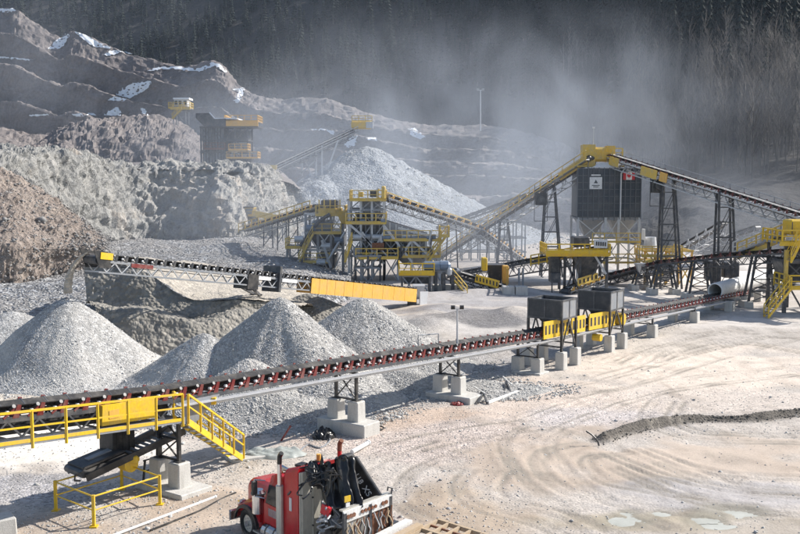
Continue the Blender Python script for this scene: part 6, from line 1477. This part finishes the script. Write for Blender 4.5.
    for k in range(26):
        f = rs_.uniform(.04, .98); p = a.lerp(b, f)+wn*.08-Vector((0, 0, rs_.uniform(.15, .3))); P = [p]
        for i in range(4): P.append(P[-1]+Vector((rs_.uniform(-.02, .02), rs_.uniform(-.1, .1), -rs_.uniform(.08, .22))))
        part(MB().path(P, .022, 5), 'hanging_chain', rs_.choice(['rust', 'rust', 'dark', 'wood', 'lite']))
    part(MB().path([b+Vector((0, 0, .15)), b+Vector((0, -.05, .35)), b+Vector((0, .12, .42)), b+Vector((0, .14, .3))], .025, 6), 'rail_hook', 'dark')
    # deck beams behind the board
    def gd(a_, b_, z, w_, h_, nm, mat): part(MB().beam(loc(G(*a_, z)), loc(G(*b_, z)), w_, h_), nm, mat)
    gd((372, 540), (409, 521), 1.25, .26, .1, 'deck_plank', 'white'); gd((386, 542), (420, 525), 1.22, .24, .1, 'deck_plank', 'wood'); gd((360, 540), (396, 522), 1.15, .2, .1, 'deck_plank', 'dark')
truck()
# steel frame on the low-bed behind
r = thing('trailer_frame', 'open timber edged deck frame of the trailer behind the truck, at the bottom edge', 'trailer', tuple(G(440, 530, 0)))
c0_ = G(438, 521, 1.1); a0 = G(410, 536, 1.1)-c0_; b0 = G(478, 533.5, 1.1)-c0_
def tb(u0, v0, u1, v1, w_, h_, m_, nm): MB().beam(c0_+a0*u0+b0*v0, c0_+a0*u1+b0*v1, w_, h_).obj(nm, m_, r)
for v in (0, .28, .56, .84, 1.12, 1.4): tb(0, v, 1.8, v, .09, .12, 'wood', 'cross_member')
for u_ in (0, .6, 1.2, 1.8): tb(u_, 0, u_, 1.5, .1, .14, 'wood' if u_ < 1 else 'alu', 'side_member')
tb(.3, 0, .3, 1.4, .06, .06, 'rust', 'inner_bar')
for k in range(14): q = c0_+a0*rnd.random()*1.5+b0*rnd.random()*1.3-Vector((0, 0, .25)); MB().box(q, (rnd.uniform(.1, .4), rnd.uniform(.1, .3), .12), Matrix.Rotation(rnd.random()*3, 3, 'Z')).obj('loose_dunnage', rnd.choice(['rust', 'dark', 'wood', 'dark']), r)
for x in (.1, 1.3): 
    p = c0_+a0*.9+b0*x; MB().cyl(Vector((p.x-.3, p.y-.1, .48)), Vector((p.x+.3, p.y+.1, .48)), .48, 20).obj('wheel', 'tyre', r)
# ================================================================ AIR
q = MB(); q.box((0, 475, 235), (3800, 2500, 480)); hz = q.obj('haze', volume('thin_haze', .00006, (.62, .78, 1.0), .1)); tag(hz, 'thin blue haze over the quarry', kind='stuff')
def dust(label, c, size, dens, seed, scale=.03, col=(.80, .87, .98)):
    me = bpy.data.meshes.new('dust_cloud'); bm = bmesh.new(); bmesh.ops.create_icosphere(bm, subdivisions=3, radius=1.0); bm.to_mesh(me); bm.free()
    me.materials.append(volume('drifting_dust', dens, col, .15, scale)); o = bpy.data.objects.new('dust_cloud', me); C.objects.link(o); o.location = c; o.scale = size; tag(o, label, kind='stuff')
dust('dust drifting through the screening plant', W(440, 225, 126), (54, 26, 17), .024, 1, .05)
dust('wide plume of dust rising behind the silo and over the plant', W(520, 118, 210), (84, 40, 31), .017, 2, .055)
dust('denser puff of dust left of the silo', W(575, 165, 150), (30, 16, 17), .015, 6, .09)
dust('dust drifting across the foot of the forest', W(420, 120, 330), (120, 40, 27), .0040, 4, .02)
dust('pale haze over the upper ridge', W(150, 75, 330), (120, 60, 48), .0040, 3, .014)
dust('dust hanging over the crusher bench', W(255, 145, 185), (48, 26, 20), .018, 5, .04)
dust('dust low on the right hand slope', W(700, 232, 140), (34, 18, 15), .012, 7, .05)
